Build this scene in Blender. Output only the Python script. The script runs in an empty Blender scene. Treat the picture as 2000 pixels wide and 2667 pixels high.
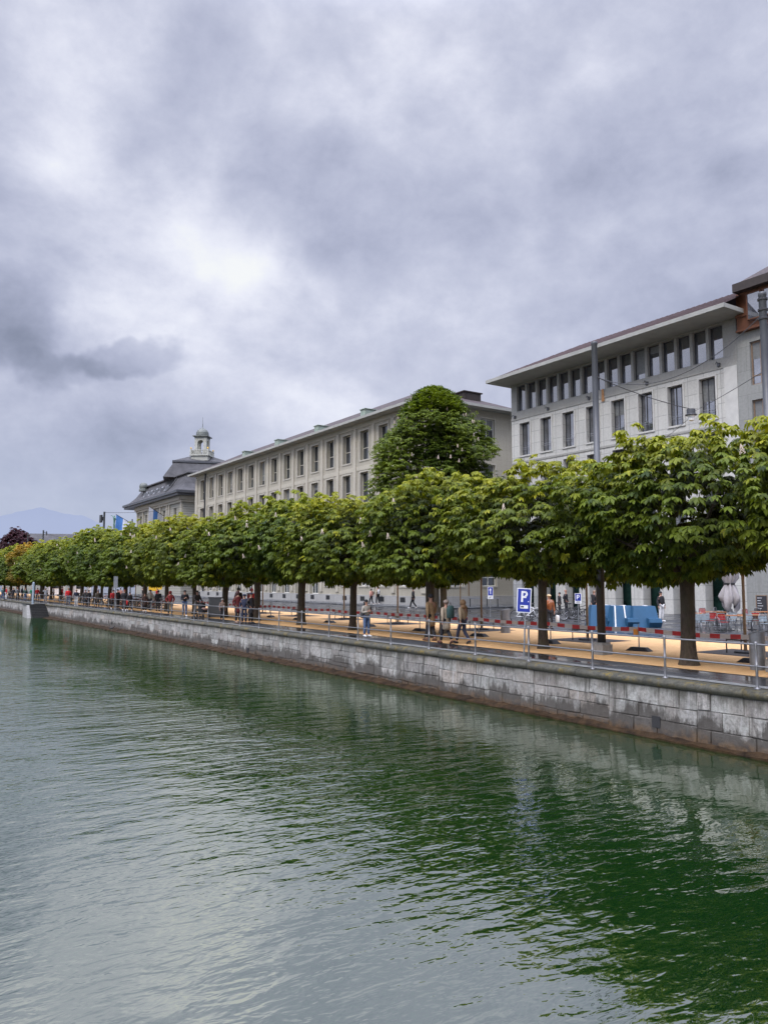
import bpy, bmesh, math, random
import numpy as np
from mathutils import Vector, Matrix
random.seed(7); rng = np.random.default_rng(7)
R = math.radians
sc = bpy.context.scene
COL = bpy.data.collections.new('place'); sc.collection.children.link(COL)
# ------------------------------------------------------------------ camera geometry (2000 px wide photograph)
F = 2020.0; PITCH = math.atan(184/F); YAW = math.atan(1330/(F/math.cos(PITCH))); CH = 2.36
WZ = -1.45      # water level
def ray(u, v):
    x = (u-1000)/F; y = -(v-1333.5)/F
    f = math.cos(PITCH)-y*math.sin(PITCH); z = math.sin(PITCH)+y*math.cos(PITCH)
    return (x*math.cos(YAW)+f*math.sin(YAW), -x*math.sin(YAW)+f*math.cos(YAW), z)
def G(u, v, z=0.0):
    r = ray(u, v); t = (z-CH)/r[2]; return (r[0]*t, r[1]*t)
def heading(u, v=1517):
    r = ray(u, v); return math.atan2(r[1], r[0])
def lerp(a, b, t): return a+(b-a)*t
QY = [-60, 0, 10, 20, 30, 50, 75, 88, 93, 125, 170, 400]
QX = [16.2, 16.35, 16.45, 16.55, 16.75, 16.8, 16.72, 16.5, 16.3, 15.6, 14.6, 9.0]
def qx(y): return float(np.interp(y, QY, QX))

# ------------------------------------------------------------------ materials
def new_mat(name):
    m = bpy.data.materials.new(name); m.use_nodes = True
    nt = m.node_tree; b = nt.nodes['Principled BSDF']; return m, nt, b
def N(nt, t, **k):
    n = nt.nodes.new(t)
    for a, v in k.items(): setattr(n, a, v)
    return n
def coords(nt, scale=(1, 1, 1), kind='Object'):
    tc = N(nt, 'ShaderNodeTexCoord'); mp = N(nt, 'ShaderNodeMapping'); mp.inputs['Scale'].default_value = scale
    nt.links.new(tc.outputs[kind], mp.inputs[0]); return mp.outputs[0]
def noise(nt, vec, s, d=4, r=.6, dist=0.0):
    n = N(nt, 'ShaderNodeTexNoise'); n.inputs['Scale'].default_value = s; n.inputs['Detail'].default_value = d
    n.inputs['Roughness'].default_value = r; n.inputs['Distortion'].default_value = dist
    nt.links.new(vec, n.inputs['Vector']); return n.outputs['Fac']
def mapr(nt, v, a, b, c=0.0, d=1.0, smooth=False):
    n = N(nt, 'ShaderNodeMapRange'); n.clamp = True
    if smooth: n.interpolation_type = 'SMOOTHSTEP'
    nt.links.new(v, n.inputs[0])
    for i, q in zip((1, 2, 3, 4), (a, b, c, d)): n.inputs[i].default_value = q
    return n.outputs[0]
def mix(nt, f, a, b, mode='MIX'):
    n = N(nt, 'ShaderNodeMix'); n.data_type = 'RGBA'; n.blend_type = mode
    for q, idx in ((f, 0), (a, 6), (b, 7)):
        if isinstance(q, (int, float)): n.inputs[idx].default_value = q
        elif isinstance(q, (tuple, list)): n.inputs[idx].default_value = (q[0], q[1], q[2], 1)
        else: nt.links.new(q, n.inputs[idx])
    return n.outputs[2]
def math_(nt, op, a, b=None):
    n = N(nt, 'ShaderNodeMath'); n.operation = op
    for i, q in enumerate((a, b)):
        if q is None: continue
        if isinstance(q, (int, float)): n.inputs[i].default_value = q
        else: nt.links.new(q, n.inputs[i])
    return n.outputs[0]
def bump(nt, b, h, strength=.3, dist=.02):
    n = N(nt, 'ShaderNodeBump'); n.inputs['Strength'].default_value = strength; n.inputs['Distance'].default_value = dist
    nt.links.new(h, n.inputs['Height']); nt.links.new(n.outputs[0], b.inputs['Normal']); return n
_m = {}
def pm(name, c, rough=.6, metal=0.0, var=.15, scale=3.0, bmp=0.0, spec=.5):
    if name in _m: return _m[name]
    m, nt, b = new_mat(name)
    b.inputs['Roughness'].default_value = rough; b.inputs['Metallic'].default_value = metal
    b.inputs['Specular IOR Level'].default_value = spec
    v = coords(nt); f = noise(nt, v, scale, 5)
    f2 = mapr(nt, f, .3, .7)
    nt.links.new(mix(nt, f2, tuple(q*(1-var) for q in c), tuple(min(1, q*(1+var)) for q in c)), b.inputs['Base Color'])
    if bmp: bump(nt, b, noise(nt, v, scale*6, 4), bmp, .02)
    _m[name] = m; return m

def mat_stone(name, c, jw, jh, swap='YZ', stain=.35, joint=.55, mortar=.012, off=.5, drip=True):
    """ashlar cladding: brick-texture joints on the facade plane, blotches and vertical rain streaks"""
    m, nt, b = new_mat(name)
    tc = N(nt, 'ShaderNodeTexCoord'); sx = N(nt, 'ShaderNodeSeparateXYZ'); nt.links.new(tc.outputs['Object'], sx.inputs[0])
    add = math_(nt, 'ADD', sx.outputs[0], sx.outputs[1])
    cb = N(nt, 'ShaderNodeCombineXYZ'); nt.links.new(add, cb.inputs[0]); nt.links.new(sx.outputs[2], cb.inputs[1])
    br = N(nt, 'ShaderNodeTexBrick'); nt.links.new(cb.outputs[0], br.inputs['Vector'])
    br.inputs['Scale'].default_value = 1; br.inputs['Brick Width'].default_value = jw; br.inputs['Row Height'].default_value = jh
    br.inputs['Mortar Size'].default_value = mortar; br.inputs['Mortar Smooth'].default_value = .3; br.offset = off
    br.inputs['Color1'].default_value = (c[0]*.93, c[1]*.93, c[2]*.93, 1); br.inputs['Color2'].default_value = (c[0]*1.05, c[1]*1.05, c[2]*1.04, 1)
    br.inputs['Mortar'].default_value = (c[0]*joint, c[1]*joint, c[2]*joint, 1)
    v = coords(nt, (1, 1, 1)); big = mapr(nt, noise(nt, v, .35, 5), .35, .7)
    fine = mapr(nt, noise(nt, v, 6, 6, .7), .3, .7)
    st = coords(nt, (2.2, 2.2, .12)); streak = mapr(nt, noise(nt, st, 1.6, 5, .65), .5, .75)
    c1 = mix(nt, math_(nt, 'MULTIPLY', big, stain*.6), br.outputs['Color'], tuple(q*.6 for q in c))
    c2 = mix(nt, math_(nt, 'MULTIPLY', streak, stain if drip else 0.0), c1, tuple(q*f for q, f in zip(c, (.55, .54, .5))))
    c3 = mix(nt, .22, c2, mix(nt, fine, (0.25, .25, .25), (.8, .8, .8)), 'OVERLAY')
    nt.links.new(c3, b.inputs['Base Color']); b.inputs['Roughness'].default_value = .85
    bump(nt, b, math_(nt, 'SUBTRACT', math_(nt, 'MULTIPLY', fine, .25), br.outputs['Fac']), .35, .01)
    return m

def mat_glass(name, c=(.02, .024, .028), rough=.03, ior=1.9):
    m, nt, b = new_mat(name)
    v = coords(nt); f = noise(nt, v, .8, 2)
    nt.links.new(mix(nt, mapr(nt, f, .35, .65), tuple(q*.5 for q in c), tuple(q*1.7 for q in c)), b.inputs['Base Color'])
    b.inputs['Roughness'].default_value = rough; b.inputs['IOR'].default_value = ior
    bump(nt, b, noise(nt, v, .7, 1), .04, .05)
    return m

def mat_leaf(name, tint=(1, 1, 1)):
    m, nt, b = new_mat(name)
    at = N(nt, 'ShaderNodeAttribute'); at.attribute_name = 'Col'
    oi = N(nt, 'ShaderNodeObjectInfo')
    hs = N(nt, 'ShaderNodeHueSaturation'); nt.links.new(at.outputs['Color'], hs.inputs['Color'])
    nt.links.new(mapr(nt, oi.outputs['Random'], 0, 1, .485, .508), hs.inputs['Hue'])
    nt.links.new(mapr(nt, oi.outputs['Random'], 0, 1, 1.12, .92), hs.inputs['Value'])
    c = mix(nt, 1.0, hs.outputs[0], tint, 'MULTIPLY')
    nt.links.new(c, b.inputs['Base Color']); b.inputs['Roughness'].default_value = .5; b.inputs['Specular IOR Level'].default_value = .22
    tr = N(nt, 'ShaderNodeBsdfTranslucent'); nt.links.new(mix(nt, 1.0, c, (1.25, 1.25, .5), 'MULTIPLY'), tr.inputs[0])
    mx = N(nt, 'ShaderNodeMixShader'); mx.inputs[0].default_value = .36
    nt.links.new(b.outputs[0], mx.inputs[1]); nt.links.new(tr.outputs[0], mx.inputs[2])
    nt.links.new(mx.outputs[0], nt.nodes['Material Output'].inputs[0]); return m

def mat_bark(name, c):
    m, nt, b = new_mat(name); v = coords(nt, (1, 1, .3))
    f = noise(nt, v, 14, 6, .7, .6); g = noise(nt, coords(nt), 3, 4)
    nt.links.new(mix(nt, mapr(nt, g, .4, .65), mix(nt, mapr(nt, f, .35, .65), tuple(q*.4 for q in c), tuple(q*1.2 for q in c)), tuple(q*.8*f2 for q, f2 in zip(c, (.9, 1.05, .75)))), b.inputs['Base Color'])
    b.inputs['Roughness'].default_value = .9; bump(nt, b, f, .9, .04); return m

def mat_sand():
    m, nt, b = new_mat('sand'); v = coords(nt)
    a = mapr(nt, noise(nt, v, .45, 5, .6), .35, .7); g = mapr(nt, noise(nt, v, 38, 3, .8), .3, .7); k = mapr(nt, noise(nt, v, 3, 4), .35, .65)
    c = mix(nt, a, (.69, .42, .20), (.58, .345, .16)); c = mix(nt, math_(nt, 'MULTIPLY', k, .35), c, (.76, .50, .265))
    c = mix(nt, .4, c, mix(nt, g, (.2, .2, .2), (.85, .85, .85)), 'OVERLAY')
    nt.links.new(c, b.inputs['Base Color']); b.inputs['Roughness'].default_value = .95; b.inputs['Specular IOR Level'].default_value = .1
    bump(nt, b, g, .5, .01); return m

def mat_wet(name, c, lo=.07, hi=.55, sc_=.5, spec=.6):
    m, nt, b = new_mat(name); v = coords(nt); g = noise(nt, v, 60, 3, .8); p = noise(nt, coords(nt, (1.6, .5, 1)), sc_, 5, .6)
    nt.links.new(mix(nt, mapr(nt, p, .42, .6), mix(nt, g, tuple(q*.8 for q in c), tuple(q*1.9 for q in c)), tuple(q*.6 for q in c)), b.inputs['Base Color'])
    nt.links.new(mapr(nt, p, .38, .62, hi, lo, True), b.inputs['Roughness']); b.inputs['Specular IOR Level'].default_value = spec
    bu = bump(nt, b, g, .25, .004); nt.links.new(mapr(nt, p, .42, .62, .5, .04), bu.inputs['Strength']); return m

def mat_quay():
    m, nt, b = new_mat('quay_masonry'); at = N(nt, 'ShaderNodeAttribute'); at.attribute_name = 'Col'
    tc = N(nt, 'ShaderNodeTexCoord'); s = N(nt, 'ShaderNodeSeparateXYZ'); nt.links.new(tc.outputs['Object'], s.inputs[0]); z = s.outputs[2]
    v = coords(nt); fine = noise(nt, v, 9, 8, .75); med = noise(nt, v, 1.3, 6, .65)
    st = noise(nt, coords(nt, (3, 3, .25)), 1.5, 6, .7)
    c = mix(nt, .75, at.outputs['Color'], mix(nt, mapr(nt, fine, .32, .68), (.15, .15, .15), (.82, .82, .82)), 'OVERLAY')
    c = mix(nt, math_(nt, 'MULTIPLY', mapr(nt, med, .48, .7), .55), c, (.2, .17, .14))
    # pale lime runs, dark runs from the coping
    c = mix(nt, math_(nt, 'MULTIPLY', mapr(nt, st, .56, .68), .5), c, (.5, .5, .48))
    dk = mapr(nt, noise(nt, coords(nt, (2.6, 2.6, .14)), 1.2, 7, .78), .53, .63)
    c = mix(nt, math_(nt, 'MULTIPLY', dk, .8), c, (.045, .042, .035))
    td = mapr(nt, math_(nt, 'ADD', z, math_(nt, 'MULTIPLY', math_(nt, 'SUBTRACT', noise(nt, coords(nt, (1.6, 1.6, .12)), 1.3, 6, .75), .5), 1.5)), -.42, -.2, 0, 1)
    c = mix(nt, math_(nt, 'MULTIPLY', td, .7), c, (.07, .066, .05))
    zz = math_(nt, 'ADD', z, math_(nt, 'MULTIPLY', math_(nt, 'SUBTRACT', noise(nt, coords(nt, (1.0, 1.0, .35)), .9, 7, .75), .5), 2.4))
    dark = mapr(nt, zz, -.98, -.8, 1, 0); c = mix(nt, math_(nt, 'MULTIPLY', dark, .88), c, (.05, .043, .035))
    z2 = math_(nt, 'ADD', z, math_(nt, 'MULTIPLY', math_(nt, 'SUBTRACT', noise(nt, v, 1.5, 6, .7), .5), .5))
    rust = mapr(nt, z2, -1.32, -1.12, 1, 0)
    c = mix(nt, math_(nt, 'MULTIPLY', rust, .85), c, mix(nt, mapr(nt, noise(nt, v, 5, 5), .4, .6), (.025, .016, .009), (.12, .068, .026)))
    nt.links.new(c, b.inputs['Base Color']); nt.links.new(mapr(nt, rust, 0, 1, .8, .35), b.inputs['Roughness'])
    bump(nt, b, math_(nt, 'ADD', fine, math_(nt, 'MULTIPLY', med, .6)), .9, .035); return m

def mat_coping():
    m, nt, b = new_mat('coping_stone'); v = coords(nt); f = noise(nt, v, 7, 7, .75); g = noise(nt, v, 1.1, 5, .6)
    tc = N(nt, 'ShaderNodeTexCoord'); s = N(nt, 'ShaderNodeSeparateXYZ'); nt.links.new(tc.outputs['Object'], s.inputs[0])
    c = mix(nt, mapr(nt, f, .3, .7), (.02, .02, .014), (.105, .10, .075))
    moss = math_(nt, 'MULTIPLY', mapr(nt, noise(nt, v, 4.5, 6, .7), .5, .6), mapr(nt, g, .42, .58))
    c = mix(nt, math_(nt, 'MULTIPLY', moss, .85), c, (.17, .12, .015))
    pale = mapr(nt, noise(nt, v, 11, 5, .8), .64, .72); c = mix(nt, math_(nt, 'MULTIPLY', pale, .7), c, (.42, .41, .36))
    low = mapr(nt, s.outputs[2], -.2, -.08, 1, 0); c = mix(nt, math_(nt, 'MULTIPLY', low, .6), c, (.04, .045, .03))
    nt.links.new(c, b.inputs['Base Color']); b.inputs['Roughness'].default_value = .75; bump(nt, b, f, .9, .03); return m

def mat_water():
    m, nt, b = new_mat('lake_water')
    tc = N(nt, 'ShaderNodeTexCoord')
    def wv(rot, sx, sy, s, d, r=.55, dist=0.0):
        mp = N(nt, 'ShaderNodeMapping'); mp.inputs['Rotation'].default_value = (0, 0, R(rot)); mp.inputs['Scale'].default_value = (sx, sy, 1)
        nt.links.new(tc.outputs['Object'], mp.inputs[0]); return noise(nt, mp.outputs[0], s, d, r, dist)
    w1 = wv(33, .42, 1.0, 2.9, 3, .5, .35)      # ripples, crests across the view
    w2 = wv(48, .5, 1.0, 7.0, 2, .5, .4)
    w3 = wv(15, .7, 1.0, .7, 2, .5)
    patch = mapr(nt, wv(35, 1, .5, .07, 4, .55), .4, .6, .40, 1.20, True)
    # calmer in the shelter next to the viewer
    sp = N(nt, 'ShaderNodeSeparateXYZ'); nt.links.new(tc.outputs['Object'], sp.inputs[0])
    dist_ = math_(nt, 'ADD', math_(nt, 'MULTIPLY', sp.outputs[0], .25), math_(nt, 'MULTIPLY', sp.outputs[1], 1.0))
    calm = mapr(nt, dist_, 5, 15, .6, 1.0, True)
    lee = mapr(nt, math_(nt, 'ADD', sp.outputs[0], math_(nt, 'MULTIPLY', sp.outputs[1], .04)), 8.0, 14.0, 1.0, .22, True)   # lee of the wall
    h = math_(nt, 'ADD', math_(nt, 'ADD', math_(nt, 'MULTIPLY', w1, 1.0), math_(nt, 'MULTIPLY', w2, .42)), math_(nt, 'MULTIPLY', w3, 1.6))
    bn = N(nt, 'ShaderNodeBump'); bn.inputs['Distance'].default_value = .062
    nt.links.new(h, bn.inputs['Height']); nt.links.new(math_(nt, 'MULTIPLY', math_(nt, 'MULTIPLY', patch, calm), lee), bn.inputs['Strength'])
    nt.nodes.remove(b)
    gl = N(nt, 'ShaderNodeBsdfGlossy'); gl.inputs['Roughness'].default_value = .015; gl.inputs['Color'].default_value = (1.0, .985, .93, 1)
    df = N(nt, 'ShaderNodeBsdfDiffuse')
    nt.links.new(mix(nt, mapr(nt, wv(0, 1, 1, .09, 3), .35, .65), (.003, .021, .004), (.005, .028, .0055)), df.inputs[0])
    fr = N(nt, 'ShaderNodeFresnel'); fr.inputs[0].default_value = 1.5
    for q in (gl, fr): nt.links.new(bn.outputs[0], q.inputs['Normal'])
    fac = mapr(nt, fr.outputs[0], .04, 1.0, .48, .62)
    mx = N(nt, 'ShaderNodeMixShader'); nt.links.new(fac, mx.inputs[0]); nt.links.new(df.outputs[0], mx.inputs[1]); nt.links.new(gl.outputs[0], mx.inputs[2])
    nt.links.new(mx.outputs[0], nt.nodes['Material Output'].inputs[0]); return m

def mat_tiles(name, c, s=.35):
    m, nt, b = new_mat(name); v = coords(nt)
    tc = N(nt, 'ShaderNodeTexCoord'); sp = N(nt, 'ShaderNodeSeparateXYZ'); nt.links.new(tc.outputs['Object'], sp.inputs[0])
    cb = N(nt, 'ShaderNodeCombineXYZ'); nt.links.new(sp.outputs[1], cb.inputs[0]); nt.links.new(math_(nt, 'ADD', sp.outputs[0], sp.outputs[2]), cb.inputs[1])
    br = N(nt, 'ShaderNodeTexBrick'); nt.links.new(cb.outputs[0], br.inputs[0]); br.inputs['Scale'].default_value = 1
    br.inputs['Brick Width'].default_value = s*.8; br.inputs['Row Height'].default_value = s; br.inputs['Mortar Size'].default_value = .03
    br.inputs['Color1'].default_value = (*[q*.7 for q in c], 1); br.inputs['Color2'].default_value = (*[q*1.35 for q in c], 1); br.inputs['Mortar'].default_value = (*[q*.2 for q in c], 1)
    nt.links.new(mix(nt, mapr(nt, noise(nt, v, .6, 5), .4, .65), br.outputs['Color'], tuple(q*.7 for q in c)), b.inputs['Base Color'])
    b.inputs['Roughness'].default_value = .7; bump(nt, b, br.outputs['Fac'], -.6, .04); return m

M = dict(
 b1=mat_stone('limestone_panel', (.385, .358, .29), 2.2, 1.1, stain=.35, joint=.8, mortar=.008),
 b1p=mat_stone('limestone_pilaster', (.45, .42, .345), 3.0, 1.6, stain=.3, joint=.75, mortar=.008),
 b1base=mat_stone('base_course_stone', (.36, .355, .34), 1.9, .9, stain=.45, joint=.6, mortar=.01),
 b2=mat_stone('pale_stone', (.535, .53, .495), 1.345, 1.08, stain=.4, joint=.6, mortar=.028, off=0.0),
 b2d=mat_stone('grey_stone_band', (.34, .335, .31), 2.69, 1.08, stain=.3, joint=.7, off=0.0),
 b3=mat_stone('rough_grey_stone', (.28, .285, .27), 2.4, 1.7, stain=.35, joint=.6, off=.3),
 b0=mat_stone('banded_grey_stone', (.36, .35, .30), 40, .42, stain=.3, joint=.45, mortar=.035),
 soffit=pm('concrete_soffit', (.33, .33, .30), .85, 0, .12, 1.2, .15),
 frame=pm('white_window_frame', (.66, .66, .62), .45), dframe=pm('dark_window_frame', (.035, .035, .037), .4),
 surround=pm('window_surround', (.43, .405, .34), .8, 0, .1, 2, .1), surround2=pm('pale_surround', (.52, .515, .48), .8, 0, .1, 2, .1),
 glass=mat_glass('window_glass'), glass2=mat_glass('sky_glass', (.07, .075, .088), .03, 2.9), gglass=mat_glass('shop_glass', (.012, .03, .026), .03, 1.6),
 rooftile=mat_tiles('brown_roof_tiles', (.062, .042, .040), .38), slate=pm('slate_roof', (.062, .06, .062), .6, 0, .35, .8, .1, spec=.3), seam=pm('seamed_metal_roof', (.075, .05, .05), .7, 0, .25, 1, spec=.25),
 copper=pm('copper_cladding', (.12, .045, .02), .55, .3, .25, .7), darkmetal=pm('dark_bronze_metal', (.045, .035, .03), .5, .4), wood=pm('window_wood', (.22, .15, .10), .5),
 verd=pm('greened_copper', (.28, .34, .28), .6), leadroof=pm('lead_dome', (.13, .14, .125), .5, .2, .2, 2), cream=pm('cream_stone', (.40, .40, .35), .7, 0, .1, 2),
 steel=pm('galvanised_steel', (.24, .25, .255), .4, .35, .25, 5), rail=pm('painted_rail', (.19, .19, .195), .35, .4, .25, 6), lamp=pm('lamp_grey_paint', (.075, .078, .085), .45, .2, .15, 2), lampd=pm('lamp_dark_paint', (.028, .029, .031), .45, .2),
 conc=pm('concrete_block', (.24, .235, .22), .8, 0, .25, 6, .3), black=pm('black_rubber', (.014, .014, .015), .6, 0, .3, 8, .2), cable=pm('cable_black', (.02, .02, .022), .5),
 white=pm('white_paint', (.78, .78, .78), .4, 0, .05), red=pm('tape_red', (.5, .02, .018), .45, 0, .15, 4), tapew=pm('tape_white', (.62, .57, .52), .45, 0, .08, 4), orange=pm('orange_lens', (.85, .32, .02), .3),
 signblue=pm('sign_blue', (.012, .03, .28), .35, 0, .06, 2), box=pm('sky_blue_tarpaulin', (.02, .09, .18), .5, 0, .12, 1.5, .1), fabric=pm('grey_parasol_cloth', (.33, .31, .31), .85, 0, .12, 4, .2),
 tabletop=pm('varnished_table_wood', (.36, .14, .045), .4, 0, .3, 3), cred=pm('chair_red', (.33, .016, .016), .45), cblue=pm('chair_pale_blue', (.27, .33, .37), .45), cblack=pm('chair_black', (.03, .03, .035), .4),
 bark=mat_bark('chestnut_bark', (.075, .055, .04)), barkp=mat_bark('pale_bark', (.2, .16, .13)), barks=mat_bark('young_bark', (.23, .14, .085)),
 leaf=mat_leaf('chestnut_leaf'), leafd=mat_leaf('old_chestnut_leaf', (.95, .95, .95)), leafr=mat_leaf('russet_leaf', (1.55, .88, .8)), leafb=mat_leaf('copper_beech_leaf', (.5, .15, .28)),
 petal=pm('blossom_cream', (.72, .60, .50), .6, 0, .2, 30), sand=mat_sand(), asphalt=mat_wet('wet_asphalt', (.033, .035, .04)), flag=mat_wet('wet_flagstone', (.085, .09, .095), .12, .6, .8),
 kerb=pm('granite_kerb', (.20, .205, .20), .55, 0, .3, 5, .3), quay=mat_quay(), coping=mat_coping(), water=mat_water(), mat=pm('tree_pit_mat', (.045, .038, .034), .8, 0, .3, 9, .5),
 ledge=pm('slimy_ledge', (.032, .019, .009), .6, 0, .8, 3.5, .9, spec=.12), steps=pm('wet_dark_stone', (.03, .03, .028), .4, 0, .4, 5, .5), bare=pm('galvanised_post', (.3, .31, .32), .45, .5), cab=pm('grey_cabinet_paint', (.22, .23, .225), .6, 0, .1, 1.5),
 ground=mat_wet('far_ground', (.06, .065, .06), .3, .8), yellow=pm('yellow_panel', (.8, .48, .03), .5), fblue=pm('flag_blue', (.07, .20, .48), .7), fwhite=pm('flag_white', (.72, .73, .76), .7), bronze=pm('green_bronze', (.08, .17, .13), .5, .3),
 blind=pm('window_blind', (.16, .165, .16), .5, 0, .2, 6), rust=pm('rust_stain', (.42, .22, .10), .9, 0, .3, 5), tire=pm('tyre_rubber', (.018, .018, .018), .7), chrome=pm('bright_metal', (.6, .6, .6), .25, .9),
)
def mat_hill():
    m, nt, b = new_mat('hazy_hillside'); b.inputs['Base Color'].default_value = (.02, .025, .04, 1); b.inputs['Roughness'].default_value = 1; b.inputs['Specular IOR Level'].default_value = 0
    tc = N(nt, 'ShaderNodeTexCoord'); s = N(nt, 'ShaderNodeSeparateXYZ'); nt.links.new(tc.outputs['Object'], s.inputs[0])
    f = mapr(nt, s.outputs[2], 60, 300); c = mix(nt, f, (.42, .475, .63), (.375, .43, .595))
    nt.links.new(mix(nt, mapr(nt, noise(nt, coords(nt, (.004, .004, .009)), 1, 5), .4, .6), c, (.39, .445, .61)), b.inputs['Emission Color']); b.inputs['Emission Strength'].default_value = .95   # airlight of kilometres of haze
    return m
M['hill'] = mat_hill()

# ------------------------------------------------------------------ mesh builder
class MB:
    def __init__(s): s.v = []; s.f = []; s.m = []; s.mi = 0; s.c = []; s.col = None
    def add(s, vs, fs):
        o = len(s.v); s.v += [tuple(q) for q in vs]
        for f in fs: s.f.append([i+o for i in f]); s.m.append(s.mi); s.c.append(s.col)
        return s
    def box(s, x0, x1, y0, y1, z0, z1):
        return s.add([(x0, y0, z0), (x1, y0, z0), (x1, y1, z0), (x0, y1, z0), (x0, y0, z1), (x1, y0, z1), (x1, y1, z1), (x0, y1, z1)],
                     [(0, 3, 2, 1), (4, 5, 6, 7), (0, 1, 5, 4), (1, 2, 6, 5), (2, 3, 7, 6), (3, 0, 4, 7)])
    def frus(s, b, t, z0, z1):   # b,t = (x0,x1,y0,y1)
        return s.add([(b[0], b[2], z0), (b[1], b[2], z0), (b[1], b[3], z0), (b[0], b[3], z0), (t[0], t[2], z1), (t[1], t[2], z1), (t[1], t[3], z1), (t[0], t[3], z1)],
                     [(0, 3, 2, 1), (4, 5, 6, 7), (0, 1, 5, 4), (1, 2, 6, 5), (2, 3, 7, 6), (3, 0, 4, 7)])
    def tube(s, pts, r, n=8, cap=True):
        pts = [Vector(p) for p in pts]; rs = r if isinstance(r, (list, tuple)) else [r]*len(pts); rings = []
        up = None
        for i, p in enumerate(pts):
            d = (pts[min(i+1, len(pts)-1)]-pts[max(i-1, 0)]).normalized()
            if up is None: up = Vector((0, 0, 1)) if abs(d.z) < .9 else Vector((1, 0, 0))
            a = d.cross(up).normalized(); b = d.cross(a).normalized(); up = -b if b.length else up
            up = a.cross(d)
            rings.append([p+a*rs[i]*math.cos(2*math.pi*k/n)+b*rs[i]*math.sin(2*math.pi*k/n) for k in range(n)])
        vs = [q for rg in rings for q in rg]; fs = []
        for i in range(len(pts)-1):
            for k in range(n): fs.append((i*n+k, i*n+(k+1) % n, (i+1)*n+(k+1) % n, (i+1)*n+k))
        if cap: fs.append(tuple(range(n))[::-1]); fs.append(tuple((len(pts)-1)*n+k for k in range(n)))
        return s.add(vs, fs)
    def lathe(s, prof, n=16, c=(0, 0, 0)):
        vs = [(c[0]+r*math.cos(2*math.pi*k/n), c[1]+r*math.sin(2*math.pi*k/n), c[2]+z) for r, z in prof for k in range(n)]; fs = []
        for i in range(len(prof)-1):
            for k in range(n): fs.append((i*n+k, i*n+(k+1) % n, (i+1)*n+(k+1) % n, (i+1)*n+k))
        fs.append(tuple(range(n))[::-1]); fs.append(tuple((len(prof)-1)*n+k for k in range(n)))
        return s.add(vs, fs)
    def ell(s, c, r, n=10, m=6, jit=0):
        prof = [(math.sin(math.pi*i/m), -math.cos(math.pi*i/m)) for i in range(m+1)]; o = len(s.v)
        s.lathe([(max(q[0], .02), q[1]) for q in prof], n)
        for i in range(o, len(s.v)):
            x, y, z = s.v[i]; j = 1+random.uniform(-jit, jit); s.v[i] = (c[0]+x*r[0]*j, c[1]+y*r[1]*j, c[2]+z*r[2]*j)
        return s
    def xf(s, mtx, start=0):
        for i in range(start, len(s.v)): s.v[i] = tuple(mtx @ Vector(s.v[i]))
        return s
    def mesh(s, name, mats, smooth=False):
        me = bpy.data.meshes.new(name); me.from_pydata(s.v, [], s.f)
        if not isinstance(mats, (list, tuple)): mats = [mats]
        for q in mats: me.materials.append(q)
        me.polygons.foreach_set('material_index', s.m)
        if any(c is not None for c in s.c):
            ca = me.color_attributes.new('Col', 'FLOAT_COLOR', 'CORNER'); arr = []
            for f, c in zip(s.f, s.c): arr += list(((*(c or (.5, .5, .5)), 1)))*len(f)
            ca.data.foreach_set('color', arr)
        if smooth: me.polygons.foreach_set('use_smooth', [True]*len(s.f))
        me.update(); return me
    def build(s, name, mats, parent=None, smooth=False, loc=(0, 0, 0), rot=(0, 0, 0)):
        return link(name, s.mesh(name, mats, smooth), parent, loc, rot)
def link(name, me, parent=None, loc=(0, 0, 0), rot=(0, 0, 0)):
    o = bpy.data.objects.new(name, me); COL.objects.link(o); o.location = loc; o.rotation_euler = rot
    if parent: o.parent = parent
    return o
def tag(o, label=None, cat=None, group=None, kind=None):
    if label: o['label'] = label
    if cat: o['category'] = cat
    if group: o['group'] = group
    if kind: o['kind'] = kind
    return o
def thing(name, label, cat, loc=(0, 0, 0), rz=0, group=None):
    return tag(link(name, None, None, loc, (0, 0, rz)), label, cat, group)
def copy_tree(o, parent=None):
    c = o.copy(); COL.objects.link(c)
    if parent: c.parent = parent
    for ch in [q for q in o.children]: copy_tree(ch, c)
    return c
ORD = ['first', 'second', 'third', 'fourth', 'fifth', 'sixth', 'seventh', 'eighth', 'ninth', 'tenth', 'eleventh', 'twelfth', 'thirteenth', 'fourteenth', 'fifteenth', 'sixteenth', 'seventeenth', 'eighteenth', 'nineteenth', 'twentieth', 'twenty-first', 'twenty-second', 'twenty-third', 'twenty-fourth', 'twenty-fifth', 'twenty-sixth', 'twenty-seventh', 'twenty-eighth', 'twenty-ninth', 'thirtieth']

# ------------------------------------------------------------------ setting
def strip(x0, x1, ys, z, f0=None, f1=None):
    mb = MB(); vs = []
    for y in ys: vs += [((f0(y) if f0 else x0), y, z), ((f1(y) if f1 else x1), y, z)]
    return mb.add(vs, [(2*i, 2*i+1, 2*i+3, 2*i+2) for i in range(len(ys)-1)])
YS = list(range(-60, 401, 5))
g = strip(0, 4000, YS+[800, 4000], 0, lambda y: qx(min(y, 400))-.1); tag(g.build('ground', M['asphalt']), kind='structure')
tag(strip(0, 28, YS, .008, lambda y: max(18.72, qx(y)+2.1) if y < 130 else qx(y)+3.4).build('gravel_path', M['sand']), kind='structure')
tag(strip(0, 0, YS, .012, lambda y: qx(y)+.26, lambda y: qx(y)+.62).build('kerb', M['kerb']), kind='structure')
mb = MB(); mb.box(28.0, 28.25, -60, 400, -.02, .03); mb.box(30.8, 31.0, -60, 400, -.02, .02); tag(mb.build('road_kerb', M['kerb']), kind='structure')
mb = MB(); mb.box(42.2, 90, 55, 400, -.1, .10); tag(mb.build('pavement', M['flag']), kind='structure')
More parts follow.
